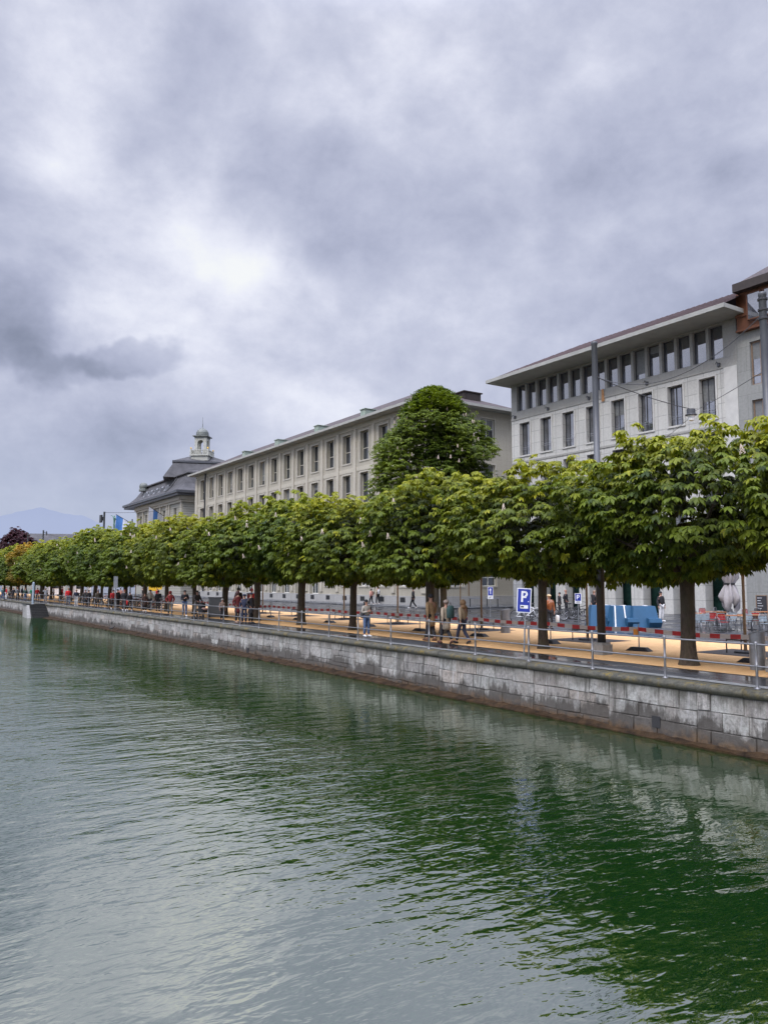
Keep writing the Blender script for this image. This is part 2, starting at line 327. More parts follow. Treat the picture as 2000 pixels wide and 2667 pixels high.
mb = MB(); mb.add([(-900, -300, WZ), (17.5, -300, WZ), (17.5, 3000, WZ), (-900, 3000, WZ)], [(0, 1, 2, 3)]); tag(mb.build('water', M['water']), kind='structure')
# hills
mb = MB(); us = [-260, -160, -80, 0, 50, 110, 170, 220, 260, 300, 360, 420, 520, 700]; vsil = [1400, 1382, 1362, 1346, 1332, 1322, 1338, 1343, 1362, 1380, 1410, 1440, 1462, 1480]
pts = []
for k in range(90):
    u = lerp(us[0], us[-1], k/89); v = float(np.interp(u, us, vsil))+random.uniform(-1.6, 1.6); r = ray(u, v); s_ = 3300/math.hypot(r[0], r[1])
    pts.append((r[0]*s_, r[1]*s_, CH+r[2]*s_))
vs = []
for p in pts: vs += [(p[0]*.8, p[1]*.8, -20), (p[0]*.9, p[1]*.9, p[2]*.42), p]
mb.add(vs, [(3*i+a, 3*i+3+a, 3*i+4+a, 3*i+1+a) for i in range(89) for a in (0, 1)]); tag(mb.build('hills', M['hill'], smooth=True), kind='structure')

# ------------------------------------------------------------------ quay wall (one thing: masonry, coping, footing, steps)
qw = thing('quay_wall', 'grey block stone quay wall with stained foot and rounded mossy coping along the lake', 'wall', (16.6, 0, 0))
QO = Vector((16.6, 0, 0))
mb = MB(); courses = [-.20, -.50, -.80, -1.10, -1.42, -1.9]
def wallx(y, z): return qx(y)-.16+ .05*(z+.2)
mb.col = (.1, .1, .09); ys = list(np.arange(-24, 200, 2.0))
for i in range(len(ys)-1):
    a, b = ys[i], ys[i+1]
    mb.add([(wallx(a, -1.9)+.03, a, -1.9), (wallx(b, -1.9)+.03, b, -1.9), (wallx(b, 0)+.03, b, -.05), (wallx(a, 0)+.03, a, -.05)], [(0, 3, 2, 1)])
y0s = -24.0
while y0s < 170:
    seg = random.uniform(2.0, 5.0); nc = random.choice([3, 4, 4, 5]); cs = [0]+sorted([k/nc+random.uniform(-.07, .07) for k in range(1, nc)])+[1]
    cs = [-.20-c*1.25 for c in cs]+[-1.9]
    for ci in range(len(cs)-1):
        y = y0s; z1, z0 = cs[ci], cs[ci+1]
        while y < y0s+seg-.001:
            w = random.uniform(.4, 1.25)*(1.0 if y < 60 else 1.3)
            if y+w > y0s+seg-.3: w = y0s+seg-y
            t = random.choice([.22, .26, .30, .33, .28, .36]); k = random.uniform(.95, 1.0)
            mb.col = (t*1.0, t*k, t*k*.92) if random.random() > .1 else (t*1.0, t*.9, t*.78)
            pr = random.uniform(-.012, .018); g_ = .004; e = .012
            P = lambda yy, zz, d: (wallx(yy, zz)-d, yy, zz)
            ya, yb, za, zb = y+g_, y+w-g_, z0+g_, z1-g_
            sk = random.uniform(-.022, .022)
            vs = [P(ya, za, -.03), P(yb, za, -.03), P(yb, zb, -.03), P(ya, zb, -.03), P(ya+e, za+e+sk, pr), P(yb-e, za+e-sk, pr), P(yb-e, zb-e-sk, pr), P(ya+e, zb-e+sk, pr)]
            mb.add(vs, [(4, 7, 6, 5), (0, 4, 5, 1), (1, 5, 6, 2), (2, 6, 7, 3), (3, 7, 4, 0)]); y += w
    y0s += seg
for i in range(len(mb.v)): q = mb.v[i]; mb.v[i] = (q[0]-16.6, q[1], q[2])
mb.build('masonry', M['quay'], qw)
mb = MB(); y = -24
prof = [(.34, .006), (.10, .010), (.0, -.0), (-.075, -.03), (-.11, -.085), (-.105, -.14), (-.06, -.19), (-.0, -.215), (.1, -.22)]
while y < 190:     # coping stones about 2.3 m long with fine joints
    w = random.uniform(1.9, 2.7); o = len(mb.v); dz = random.uniform(-.006, .006); n = 5
    for k in range(n):
        yy = lerp(y+.008, y+w-.008, k/(n-1)); mb.v += [(qx(yy)+px_-.14-16.6, yy, pz+dz) for px_, pz in prof]
    L = len(prof)
    for k in range(n-1):
        for j in range(L-1): a = o+k*L+j; mb.f.append([a, a+L, a+L+1, a+1]); mb.m.append(0); mb.c.append(None)
    mb.f.append([o+j for j in range(L)]); mb.m.append(0); mb.c.append(None); mb.f.append([o+(n-1)*L+j for j in range(L)][::-1]); mb.m.append(0); mb.c.append(None)
    y += w
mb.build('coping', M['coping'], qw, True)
mb = MB(); vs = []; n = 700
for k in range(n):
    y = lerp(-24, 190, k/(n-1)); w = float(np.interp(y, [0, 12, 25, 38, 65, 120], [.10, .14, .3, .55, .75, .8]))*random.uniform(.8, 1.1); x = wallx(y, -1.3)
    vs += [(x+.05-16.6, y, WZ+.17+random.uniform(-.03, .03)), (x-w*.35-16.6, y, WZ+.11+random.uniform(-.05, .04)), (x-w*.9-16.6, y, WZ+.045+random.uniform(-.03, .02)), (x-w-16.6, y, WZ-.2)]
mb.add(vs, [(4*i+a, 4*i+4+a, 4*i+5+a, 4*i+1+a) for i in range(n-1) for a in range(3)]); mb.build('footing', M['ledge'], qw)
for (y, z, s_) in [(G(1702, 1886, -1.1)[1], -1.05, .14), (38.2, -1.2, .17), (66, -.95, .1), (102, -.9, .1)]:
    mb = MB(); x = wallx(y, z)-16.6-.03; mb.box(x, x+.02, y-s_, y+s_*.7, z-s_, z+s_); mb.build('drain_hole', M['black'], qw)
# landing steps
sy = 93.0; sx = qx(sy)-16.6-.15
mb = MB()
for k in range(8): mb.box(sx-1.7, sx+.05, sy-.3*(k+1), sy, -1.9, -.10-.17*k)
mb.build('steps', M['steps'], qw)
mb = MB(); mb.box(sx-1.95, sx+.05, sy+.002, sy+2.4, -1.9, -.08); mb.frus((sx-2.15, sx-1.704, sy-2.2, sy), (sx-1.98, sx-1.704, sy-.25, sy), -1.9, -.1); mb.col = None
mb.build('step_cheek', M['conc'], qw); mb = MB(); mb.box(sx-2.05, sx+.1, sy-.1, sy+2.5, -.078, .02); mb.build('landing_slab', M['steps'], qw)

# ------------------------------------------------------------------ railing
rl = thing('quay_railing', 'grey tubular steel railing with two rails along the quay edge', 'railing', (16.6, 0, 0))
py = [2.7, 5.15, 7.6]+[10.05, 12.46, 14.8, 17.3, 19.8, 22.4, 24.9, 27.4, 29.9, 32.5, 34.95, 37.3, 39.8, 42.2, 44.7, 47.1, 49.3, 51.5, 53.7, 56, 58.4, 60.8, 63.1]
while py[-1] < 190: py.append(py[-1]+2.42)
def post(mb): 
    mb.lathe([(.075, 0), (.075, .015), (.045, .03), (.036, .05), (.032, .12), (.030, .47), (.045, .485), (.045, .535), (.03, .55), (.029, .95), (.045, .962), (.047, 1.0), (.04, 1.035), (.012, 1.05)], 10); return mb
pmesh = post(MB()).mesh('post', M['rail'], True)
for y in py: link('post', pmesh, rl, (qx(y)-16.6, y, .012), (0, R(random.uniform(-.8, .8)), 0))
for z in (.99, .51):
    mb = MB(); mb.tube([(qx(y)-16.6, y, z+random.uniform(-.004, .004)) for y in np.arange(2.7, 191, 2.42)], .021, 8); mb.build('rail', M['rail'], rl, True)

# ------------------------------------------------------------------ trees
def leaf_mesh(name, pos, nrm, size, colf, n_leaflets=6, mat=None, droop=.45, spread=1.0):
    """pos (k,3) hand centres, nrm (k,3) outward axis; palmate hands of folded leaflets"""
    k = len(pos); up = np.array([0, 0, 1.0])
    nr = nrm/np.linalg.norm(nrm, axis=1, keepdims=True)
    side = np.cross(nr, up); side /= (np.linalg.norm(side, axis=1, keepdims=True)+1e-6)
    top = np.cross(side, nr)                           # leaf-surface normal, tilted up
    V = []; C = []
    for j in range(n_leaflets):
        a = (j/(n_leaflets-1)-.5)*R(215)*spread+rng.normal(0, .12, k)
        L = size*(1-.28*abs(j/(n_leaflets-1)-.5)*2)*rng.uniform(.85, 1.1, k)
        d = nr*np.cos(a)[:, None]+side*np.sin(a)[:, None]
        w = np.cross(top, d)
        dr = droop*rng.uniform(.5, 1.5, k)
        def P(t, s_, lift): return pos+d*(L*t)[:, None]+w*(L*s_)[:, None]+top*(L*lift)[:, None]-up*(L*dr*t*t)[:, None]
        V.append(np.stack([P(.04, 0, 0), P(.70, .235, .03), P(1.0, 0, -.06), P(.70, -.235, .03), P(.6, 0, -.05)], 1))
        C.append(colf*rng.uniform(.82, 1.18, (k, 1)))
    V = np.concatenate(V, 0); C = np.concatenate(C, 0); n = len(V)
    base = np.arange(n)[:, None]*5
    faces = np.concatenate([base+np.array([[0, 4, 2, 1]]), base+np.array([[0, 3, 2, 4]])], 1).reshape(-1)
    me = bpy.data.meshes.new(name); me.vertices.add(n*5); me.vertices.foreach_set('co', V.reshape(-1).astype(np.float32))
    me.loops.add(n*8); me.loops.foreach_set('vertex_index', faces.astype(np.int32))
    me.polygons.add(n*2); me.polygons.foreach_set('loop_start', np.arange(n*2, dtype=np.int32)*4)
    ca = me.color_attributes.new('Col', 'FLOAT_COLOR', 'CORNER'); cc = np.ones((n, 8, 4), np.float32); cc[:, :, :3] = C[:, None, :]
    ca.data.foreach_set('color', cc.reshape(-1))
    me.materials.append(mat or M['leaf']); me.update(calc_edges=True); me.validate(); return me

def lump(d, seeds, amp):
    out = np.zeros(len(d))
    for s_, w in seeds: out += amp*np.exp(-(1-d@s_)*w)
    return out
def crown_points(n, ax, ay, zc, hz, lumps=26, amp=.2, box=.55, inner=.25, flat=False):
    d = rng.normal(size=(n, 3)); d /= np.linalg.norm(d, axis=1, keepdims=True)
    # superellipsoid: pushes towards a clipped box
    e = 2.0+2.6*box
    rad = (np.abs(d[:, 0])**e+np.abs(d[:, 1])**e+np.abs(d[:, 2])**e)**(-1/e)
    seeds = [(q/np.linalg.norm(q), w) for q, w in zip(rng.normal(size=(lumps, 3)), rng.uniform(14, 50, lumps))]
    l = np.minimum(lump(d, seeds, amp), .26+.08*rng.random(n)); rad = rad*(.85+l)
    f = np.where(rng.random(n) < inner, rng.uniform(.35, .85, n), rng.uniform(.86, 1.04, n))
    p = d*(rad*f)[:, None]*np.array([ax, ay, hz]); 
    return p+np.array([0, 0, zc]), d, f, l
def crown(name, n_shoot, ax, ay, z0, z1, hand=.2, per=5, mat=None, palette=None, stray=.012, **kw):
    zc, hz = (z0+z1)/2, (z1-z0)/2
    p, d, f, l = crown_points(n_shoot, ax, ay, zc, hz, **kw)
    lo_ = p[:, 2] < z0+.1; p[lo_, 2] = z0+.1+(rng.random(lo_.sum())-.35)*.45
    # stray shoots reaching above the clipped top
    up = (d[:, 2] > .55) & (rng.random(n_shoot) < .16); p[up, 2] += rng.uniform(.15, .55, up.sum())*hz*.28
    P = []; Nn = []; Cc = []; S = []
    top = (p[:, 2]-z0)/(z1-z0)
    for j in range(per):
        a = rng.uniform(0, 2*math.pi, n_shoot)
        out = d*np.array([1, 1, .35])+np.stack([np.cos(a), np.sin(a), rng.uniform(-.25, .35, n_shoot)], 1)*.95
        P.append(p+out*rng.uniform(.03, .14, n_shoot)[:, None]*hand*4); Nn.append(out*.85-np.array([0, 0, .72]))
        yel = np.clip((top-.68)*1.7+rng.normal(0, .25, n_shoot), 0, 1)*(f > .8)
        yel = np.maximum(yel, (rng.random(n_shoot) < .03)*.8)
        dk = np.clip((1.0-f)*1.5, 0, .8)[:, None]  # crown-interior shade painted into the colour of the inner leaves
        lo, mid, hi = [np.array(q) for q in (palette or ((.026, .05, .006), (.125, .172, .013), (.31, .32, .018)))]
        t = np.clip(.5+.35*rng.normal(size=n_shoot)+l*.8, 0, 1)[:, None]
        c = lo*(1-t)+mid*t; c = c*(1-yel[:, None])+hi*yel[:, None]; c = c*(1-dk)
        Cc.append(c); S.append(hand*rng.uniform(.75, 1.2, n_shoot))
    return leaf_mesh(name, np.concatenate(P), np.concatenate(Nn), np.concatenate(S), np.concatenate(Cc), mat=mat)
def trunk_mesh(name, h, r, mat, lean=0.0, limbs=7, reach=2.2, ztop=5.2, flare=1.5):
    mb = MB(); n = 14; rings = 12
    for i in range(rings):
        t = i/(rings-1); z = t*h; rr = r*(1+(flare-1)*math.exp(-z*4.5))*(1-.12*t)+ (.06*math.exp(-((t-1)/.12)**2))
        mb.v += [(lean*z+rr*(1+.07*math.sin(3*a+z*2)+.05*math.sin(7*a)*(1-t)+random.uniform(-.03, .03))*math.cos(a), rr*(1+.07*math.sin(3*a+z*2)+random.uniform(-.03, .03))*math.sin(a), z-.05) for a in [2*math.pi*k/n for k in range(n)]]
    for i in range(rings-1):
        for k in range(n): mb.f.append([i*n+k, i*n+(k+1) % n, (i+1)*n+(k+1) % n, (i+1)*n+k]); mb.m.append(0); mb.c.append(None)
    mb.f.append([(rings-1)*n+k for k in range(n)]); mb.m.append(0); mb.c.append(None)
    for q in range(limbs):
        a = 2*math.pi*q/limbs+random.uniform(-.3, .3); rr = random.uniform(.7, 1)*reach; zt = lerp(h, ztop, random.uniform(.35, 1))
        p0 = Vector((lean*h, 0, h-.25)); p3 = Vector((rr*math.cos(a), rr*math.sin(a), zt)); pm_ = p0.lerp(p3, .45)+Vector((0, 0, -.1+random.uniform(0, .3)))
        mb.tube([p0, p0.lerp(pm_, .5)+Vector((0, 0, .1)), pm_, p3], [r*.55, r*.42, r*.3, r*.08], 7)
        for w in range(3):
            t = random.uniform(.4, .95); b0 = pm_.lerp(p3, t); b1 = b0+Vector((random.uniform(-.8, .8), random.uniform(-.8, .8), random.uniform(.1, .8)))
            mb.tube([b0, b1], [r*.14, r*.04], 5)
    return mb.mesh(name, mat, True)
def blossom_mesh(s=1.0):
    mb = MB()
    for i in range(26):
        t = i/25; a = i*2.4; rr = .055*(1-t)*1.2+.008; c = (rr*math.cos(a)*s, rr*math.sin(a)*s, t*.26*s)
        mb.ell(c, (.022*s, .022*s, .02*s), 5, 3, .3)
    return mb.mesh('blossom', M['petal'])
BL = blossom_mesh(.9)
def surf_pts(n, ax, ay, z0, z1, side=-1, hi=.9):
    out = []
    for _ in range(n):
        a = random.uniform(-1.3, 1.3)+math.pi; zt = random.uniform(.12, hi)
        z = lerp(z0, z1, zt); k = (1-abs(2*zt-1)**3.5)**(1/3.5)
        ca, sa = math.cos(a), math.sin(a); e = 3.2; rr = (abs(ca)**e+abs(sa)**e)**(-1/e)
        out.append((ax*rr*ca*k*1.06, ay*rr*sa*k*1.04, z))
    return out
TR_Z = (2.35, 6.75)
variants = []
for i in range(4):
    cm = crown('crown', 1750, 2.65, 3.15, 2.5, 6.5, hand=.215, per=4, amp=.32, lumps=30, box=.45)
    tm = trunk_mesh('trunk', 2.75, .185 if i else .165, M['bark'], lean=(.03, -.03, .0, .02)[i])
    variants.append((cm, tm))
tree_y = [1.6, 7.8, 14.07, 20.4, 27.2, 33.7, 39.3, 45.3, 50.6, 56.6, 63.2, 69.4, 75.6, 81.8, 88.0, 94.2, 100.4, 106.6, 112.8, 119, 125.2, 131.4, 137.6, 143.8, 150, 156.2, 162.4, 169, 176]
bn_ = [0, 1, 2, 3, 5, 7, 9, 8, 6, 6, 6, 6, 5, 5, 5, 4, 4, 3, 3]
protos = {}
for i, y in enumerate(tree_y):
    x = 20.2 if y < 120 else 20.2-(y-120)*.03
    if i == 2: x = 19.7
    vi = (i*3+1) % 4; cm, tm = variants[vi]
    s_ = float(np.interp(y, [0, 20, 35, 63, 100, 180], [1.0, 1.0, 1.04, 1.16, 1.26, 1.32]))
    lab = 'pollarded chestnut of the quayside row, '+('nearest, its leaves reaching in past the right edge' if i == 1 else 'just outside the right edge of view' if i == 0 else 'thick trunk leaning, %s whole tree from the right edge' % ORD[i-2] if i == 2 else '%s whole tree from the right edge' % ORD[i-2])
    if i == 20: lab = 'pollarded chestnut with russet orange leaves near the left end of the quayside row'
    t = thing('chestnut_tree', lab, 'tree', (x, y, 0), 0, 'chestnut trees in the quayside row')
    rz = (0, math.pi)[(i//2) % 2]
    tr = link('trunk', tm, t, (0, 0, 0), (0, 0, random.uniform(0, 6))); c = link('crown', cm, t, (0, 0, 0 if s_ < 1.01 else -(s_-1)*3.3), (0, 0, rz))
    tr.rotation_euler[0] = R(random.uniform(-2, 2)); q_ = random.uniform(.88, 1.2); tr.scale = (q_, q_, 1)
    if i == 2: tr.scale = (1.15, 1.15, 1); tr.rotation_euler = (0, R(-1.5), 0)
    jz = (1.03, .96, 1.0, .97, 1.02, .95, 1.04)[i % 7]; c.scale = (s_*.98, 1.05*(.97+.08*((i*5) % 4)/3), s_*jz)
    if i == 20:
        for ob in (c,):
            ob.material_slots[0].link = 'OBJECT'; ob.material_slots[0].material = M['leafr']
    nb = bn_[i] if i < len(bn_) else 2
    for p in surf_pts(nb, 2.55*s_, 3.15, 2.6, 2.5+4.0*s_-.3): link('blossom', BL, t, p, (random.uniform(-.3, .3), random.uniform(-.3, .1), 0))
# paler trunk standing just behind the fifth tree
t = thing('plane_tree', 'tree with pale patchy trunk just behind the row, behind the people in tan coats', 'tree', (22.33, 29.0, 0))
link('trunk', trunk_mesh('trunk', 3.1, .17, M['barkp'], limbs=5, reach=1.6), t); c = link('crown', variants[2][0], t, (0, 0, .3)); c.scale = (.8, .8, .8)
# tall chestnut
TX, TY = 37.6, 50.0
t = thing('tall_chestnut', 'tall cone shaped chestnut in bloom rising above the clipped row before the long building', 'tree', (TX, TY, 0))
link('trunk', trunk_mesh('trunk', 5.5, .38, M['bark'], limbs=12, reach=3.0, ztop=15), t)
def tall_crown():
    n = 6000; d = rng.normal(size=(n, 3)); d /= np.linalg.norm(d, axis=1, keepdims=True)
    z = rng.random(n)**.8; h = 6.0+z*12.0
    prof = np.interp(z, [0, .15, .4, .55, .69, .875, .96, 1], [3.7, 4.6, 4.6, 4.25, 3.65, 2.45, 1.3, .2])
    a = rng.uniform(0, 2*math.pi, n); f = np.where(rng.random(n) < .25, rng.uniform(.3, .85, n), rng.uniform(.86, 1.03, n))
    dd = np.stack([np.cos(a), np.sin(a), (z-.5)*2.6], 1); dd /= np.linalg.norm(dd, axis=1, keepdims=True)
    sd_ = [(q/np.linalg.norm(q), w_) for q, w_ in zip(rng.normal(size=(60, 3)), rng.uniform(30, 90, 60))]
    lm = np.minimum(lump(dd, sd_, .42), .38); tiers = .78+lm+.05*np.sin(h*3.1+np.sin(a*3)*2.0)+.04*rng.normal(size=n)
    rr = prof*f*tiers; p = np.stack([rr*np.cos(a), rr*np.sin(a), h], 1)
    d = np.stack([np.cos(a), np.sin(a), .2+.9*(z > .8)], 1)
    P = []; Nn = []; C = []; S = []
    for j in range(4):
        b = rng.uniform(0, 2*math.pi, n); out = d+np.stack([np.cos(b), np.sin(b), rng.uniform(-.3, .3, n)], 1)*.9
        P.append(p+out*rng.uniform(.05, .3, n)[:, None]); Nn.append(out-np.array([0, 0, .6]))
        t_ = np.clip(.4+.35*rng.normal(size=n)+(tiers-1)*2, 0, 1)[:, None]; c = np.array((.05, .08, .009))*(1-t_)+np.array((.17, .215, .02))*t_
        C.append(c*(1-np.clip(.95-f, 0, .6)[:, None])); S.append(.25*rng.uniform(.75, 1.2, n))  # inner leaves darkened in colour, shade painted in
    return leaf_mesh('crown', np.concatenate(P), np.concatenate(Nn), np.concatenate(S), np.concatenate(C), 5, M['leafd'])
link('crown', tall_crown(), t)
for i in range(70):
    z = random.random()**.8; a = random.uniform(2.2, 5.4); rr = float(np.interp(z, [0, .15, .4, .55, .69, .875, .96, 1], [3.7, 4.6, 4.6, 4.25, 3.65, 2.45, 1.3, .2]))*1.05
    o = link('blossom', BL, t, (rr*math.cos(a), rr*math.sin(a), 6.1+z*12), (0, 0, a)); o.scale = (1.1, 1.1, 1.1)
# copper beech far left
x, y = 28.1, 196.8
t = thing('copper_beech', 'round dark purple copper beech above the far left end of the row', 'tree', (x, y, 0))
link('trunk', trunk_mesh('trunk', 4, .4, M['bark'], reach=3, ztop=10), t)
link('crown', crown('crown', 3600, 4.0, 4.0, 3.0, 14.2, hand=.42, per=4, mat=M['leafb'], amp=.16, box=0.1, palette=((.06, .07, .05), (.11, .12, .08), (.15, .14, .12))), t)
# saplings with pit mats and guards
sap = []
sp0 = [(24.5, 15.33), (24.6, 22.31), (25.6, 30.13), (25.4, 37.3), (25.6, 43.75), (25.5, 49.85), (25.3, 55.7), (25.4, 79.7), (25.4, 91)]
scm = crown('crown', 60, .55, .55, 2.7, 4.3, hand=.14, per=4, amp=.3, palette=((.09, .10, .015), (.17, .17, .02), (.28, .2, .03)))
stm = trunk_mesh('trunk', 3.2, .05, M['barks'], limbs=5, reach=.4, ztop=3.9, flare=1.25)
gm = MB()
for a, b in ((-.42, -.42), (.42, -.42), (.42, .42), (-.42, .42)): gm.box(a-.015, a+.015, b-.015, b+.015, 0, .44)
for q in ((-.42, .42, -.44, -.40), (-.42, .42, .40, .44), (-.44, -.40, -.42, .42), (.40, .44, -.42, .42)): gm.box(*q, .42, .46)
gmesh = gm.mesh('guard', M['darkmetal'])
for i, (x, y) in enumerate(sp0):
    o = thing('young_tree', 'thin young tree in a square pit on the sand, %s from the right' % ORD[i], 'tree', (x, y, 0), 0, 'young trees on the sandy strip')
    link('trunk', stm, o, rot=(0, 0, i*1.3)); link('crown', scm, o, rot=(0, 0, i*2.1))
    p = tag(MB().box(-1.15, 1.15, -1.25, 1.25, -.01, .018).build('tree_pit_mat', M['mat'], None, loc=(x, y, 0)), 'dark square mat around the %s young tree from the right' % ORD[i], 'mat', 'dark mats in the sand')
    o2 = thing('tree_guard', 'low dark metal frame around the %s young tree from the right' % ORD[i], 'tree guard', (x, y, .018), 0, 'low guards round the young trees'); link('guard', gmesh, o2)
    mb = MB(); mb.lathe([(.36, 0), (.36, .05), (.30, .07), (.1, .08)], 16); mb.build('grate', M['black'], o2)

# ------------------------------------------------------------------ street furniture
def lamp_post(x, y, h, label, collar=.58, extras=True, base=True):
    t = thing('lamp_post', label, 'lamp post', (x, y, 0), 0, 'tall grey lamp posts along the row')
    zc = h*collar
    mb = MB(); mb.lathe([(.135, .0), (.135, zc-.02), (.12, zc)], 18); mb.build('lower_shaft', M['lampd'], t, True)
    mb = MB(); mb.lathe([(.12, zc), (.15, zc+.002), (.15, zc+.05), (.105, zc+.07), (.1, h-.12), (.11, h-.11), (.11, h-.02), (.06, h)], 18); mb.build('upper_shaft', M['lamp'], t, True)
    if base: mb = MB(); mb.box(-.24, .24, -.24, .24, 0, .34); mb.box(-.2, .2, -.2, .2, .34, .4); mb.build('base', M['conc'], t)
    return t
L1 = (20.17, 17.69, 10.56); lamp_post(*L1, 'tall grey lamp post standing among the trees right of the tall chestnut')
L2 = (20.1, 11.65, 10.35); t2 = lamp_post(*L2, 'tall grey lamp post at the right edge with black straps at its top')
for z in (9.55, 9.8, 10.1): MB().lathe([(.12, 0), (.135, .01), (.135, .06), (.12, .07)], 14).build('strap', M['cable'], t2, loc=(0, 0, z))
t3 = lamp_post(20.1, 84.5, 9.85, 'grey lamp post with a loudspeaker box near its top, left of the flags'); mb = MB(); mb.box(-.32, -.14, .1, .75, 8.7, 9.5); mb.box(-.14, -.05, .15, .3, 8.9, 9.3); mb.build('loudspeaker', M['lampd'], t3)
t4 = lamp_post(20.1, 119.7, 9.9, 'grey lamp post with a ring hanging beside its top, right of the dark beech')
mb = MB(); mb.tube([(.3+.0*k, -.75+.28*math.cos(k*math.pi/6), 9.4+.28*math.sin(k*math.pi/6)) for k in range(13)], .05, 6); mb.tube([(0, 0, 9.6), (.2, -.45, 9.55)], .03, 6); mb.build('ring', M['lampd'], t4)
lamp_post(20.1, 133, 10.2, 'grey lamp post in front of the dark purple beech')
lamp_post(19.4, 166, 10.0, 'grey lamp post at the extreme left edge')
# lantern and cables
def dirpt(u, v, X):
    r = ray(u, v); t = X/r[0]; return Vector((X, r[1]*t, CH+r[2]*t))
LN = dirpt(1799, 1085, 24.5)
t = LT_ = thing('hanging_lantern', 'small grey lantern hanging on cables in front of the pale stone building', 'lantern', (LN.x, LN.y, LN.z))
MB().lathe([(.05, .36), (.19, .34), (.2, .12), (.26, .09), (.26, .06), (.1, .05)][::-1], 16).build('housing', M['lamp'], t)
MB().lathe([(.06, -.2), (.13, -.17), (.14, -.02), (.16, .05)], 14).build('glass_globe', M['white'], t)
LT_.scale = (.8, .8, .8)
def cable(name, a, b, sag, label, r=.012, n=18):
    a, b = Vector(a), Vector(b)
    mb = MB(); mb.tube([a.lerp(b, k/n)-Vector((0, 0, sag*4*(k/n)*(1-k/n))) for k in range(n+1)], r, 5); tag(mb.build('cable', M['cable']), label, 'cable', 'cables strung between the lamp posts')
s1 = Vector((L1[0], L1[1], 9.35)); s2 = Vector((L2[0], L2[1], 9.75))
LT = LN+Vector((0, 0, .28))
cable('c', s1, LT, .1, 'black cable from the lamp post down to the hanging lantern', .015)
cable('c', LT-Vector((0, .1, .12)), (L2[0], L2[1], 8.15), .03, 'thin beaded cable from the hanging lantern to the right edge lamp post', .009)
cable('c', s1, s2, .95, 'black cable sagging in a long curve between the two near lamp posts')
cable('c', LN, dirpt(1690, 1170, 28), .05, 'thin cable running from the lantern down to the left behind the leaves', .009)
cable('c', (20.1, 84.5, 9.75), (44.5, 128.9, 15.5), .4, 'thin cable from the loudspeaker lamp post to the long building', .02)
cable('c', (20.1, 119.7, 9.6), (20.1, 92, 7.5), .4, 'thin cable leading right from the lamp post with the ring', .02)

# barrier posts with rubber feet and tape
bp = [(22.0, 8.6), (21.79, 13.41), (22.26, 17.87), (22.17, 21.98), (22.36, 26.51), (22.41, 31.0), (22.5, 35.7), (22.65, 40.37), (22.7, 44.58), (22.8, 48.83), (22.8, 53.5), (22.9, 58.5), (23, 63.5)]
for i, (x, y) in enumerate(bp):
    t = thing('barrier_post', 'thin steel post in a black rubber foot carrying the tape, %s from the right' % ORD[i], 'barrier post', (x, y, .008), R(90+random.uniform(-15, 15)), 'barrier posts holding the red and white tape')
    mb = MB(); mb.frus((-.42, .42, -.2, .2), (-.26, .26, -.11, .11), 0, .13)
    for k in range(5): mb.box(-.3+k*.13, -.25+k*.13, -.185, .185, .03, .075)
    mb.build('rubber_foot', M['black'], t); MB().tube([(0, 0, .1), (0, 0, .92)], .022, 8).build('pole', M['steel'], t)
    if i == 2:
        MB().box(.03, .16, -.08, .08, .55, .75).build('warning_light', M['orange'], t)
mb = MB(); L = 0; k = 0
for i in range(len(bp)-1):
    a, b = Vector((*bp[i], .76)), Vector((*bp[i+1], .76)); n = max(2, round((b-a).length/.37))
    sg = random.uniform(.02, .07)
    for q in range(n):
        p, r_ = a.lerp(b, q/n), a.lerp(b, (q+1)/n); p.z -= sg*4*(q/n)*(1-q/n); r_.z -= sg*4*((q+1)/n)*(1-(q+1)/n); tw = .012*math.sin(q)
        mb.mi = k % 2; k += 1; mb.add([p+Vector((-.024, 0, -.07)), r_+Vector((-.024, 0, -.07)), r_+Vector((-.024+tw, 0, .07)), p+Vector((-.024, 0, .07))], [(0, 1, 2, 3)])
tag(mb.build('barrier_tape', [M['red'], M['tapew']]), 'red and white striped barrier tape strung along the sandy strip', 'tape')
# steel bollards with slanted tops
def bollard(x, y, h, r, label):
    mb = MB(); n = 24; o = 0
    zs = [(0, r), (.0, r), (h, r)]
    mb.v = [(r*math.cos(a), r*math.sin(a), 0) for a in [2*math.pi*k/n for k in range(n)]]+[(r*math.cos(a), r*math.sin(a), h-.05+.22*r*math.cos(a+.6)) for a in [2*math.pi*k/n for k in range(n)]]
    for k in range(n): mb.f.append([k, (k+1) % n, n+(k+1) % n, n+k]); mb.m.append(0); mb.c.append(None)
    t = thing('bollard', label, 'bollard', (x, y, .008), 0, 'steel bollards with slanted tops'); mb.build('shaft', M['steel'], t, False)
    cp = MB(); cp.v = [(q[0]*1.02, q[1]*1.02, q[2]) for q in mb.v[n:]]+[(q[0]*1.02, q[1]*1.02, q[2]+.02) for q in mb.v[n:]]
    for k in range(n): cp.f.append([k, (k+1) % n, n+(k+1) % n, n+k]); cp.m.append(0); cp.c.append(None)
    cp.f.append([n+k for k in range(n)]); cp.m.append(0); cp.c.append(None); cp.build('cap', M['bare'], t)
bollard(20.18, 12.29, 1.04, .2, 'steel bollard by the railing at the right edge'); bollard(25.04, 27.75, 1.13, .22, 'steel bollard left of the blue parking sign')

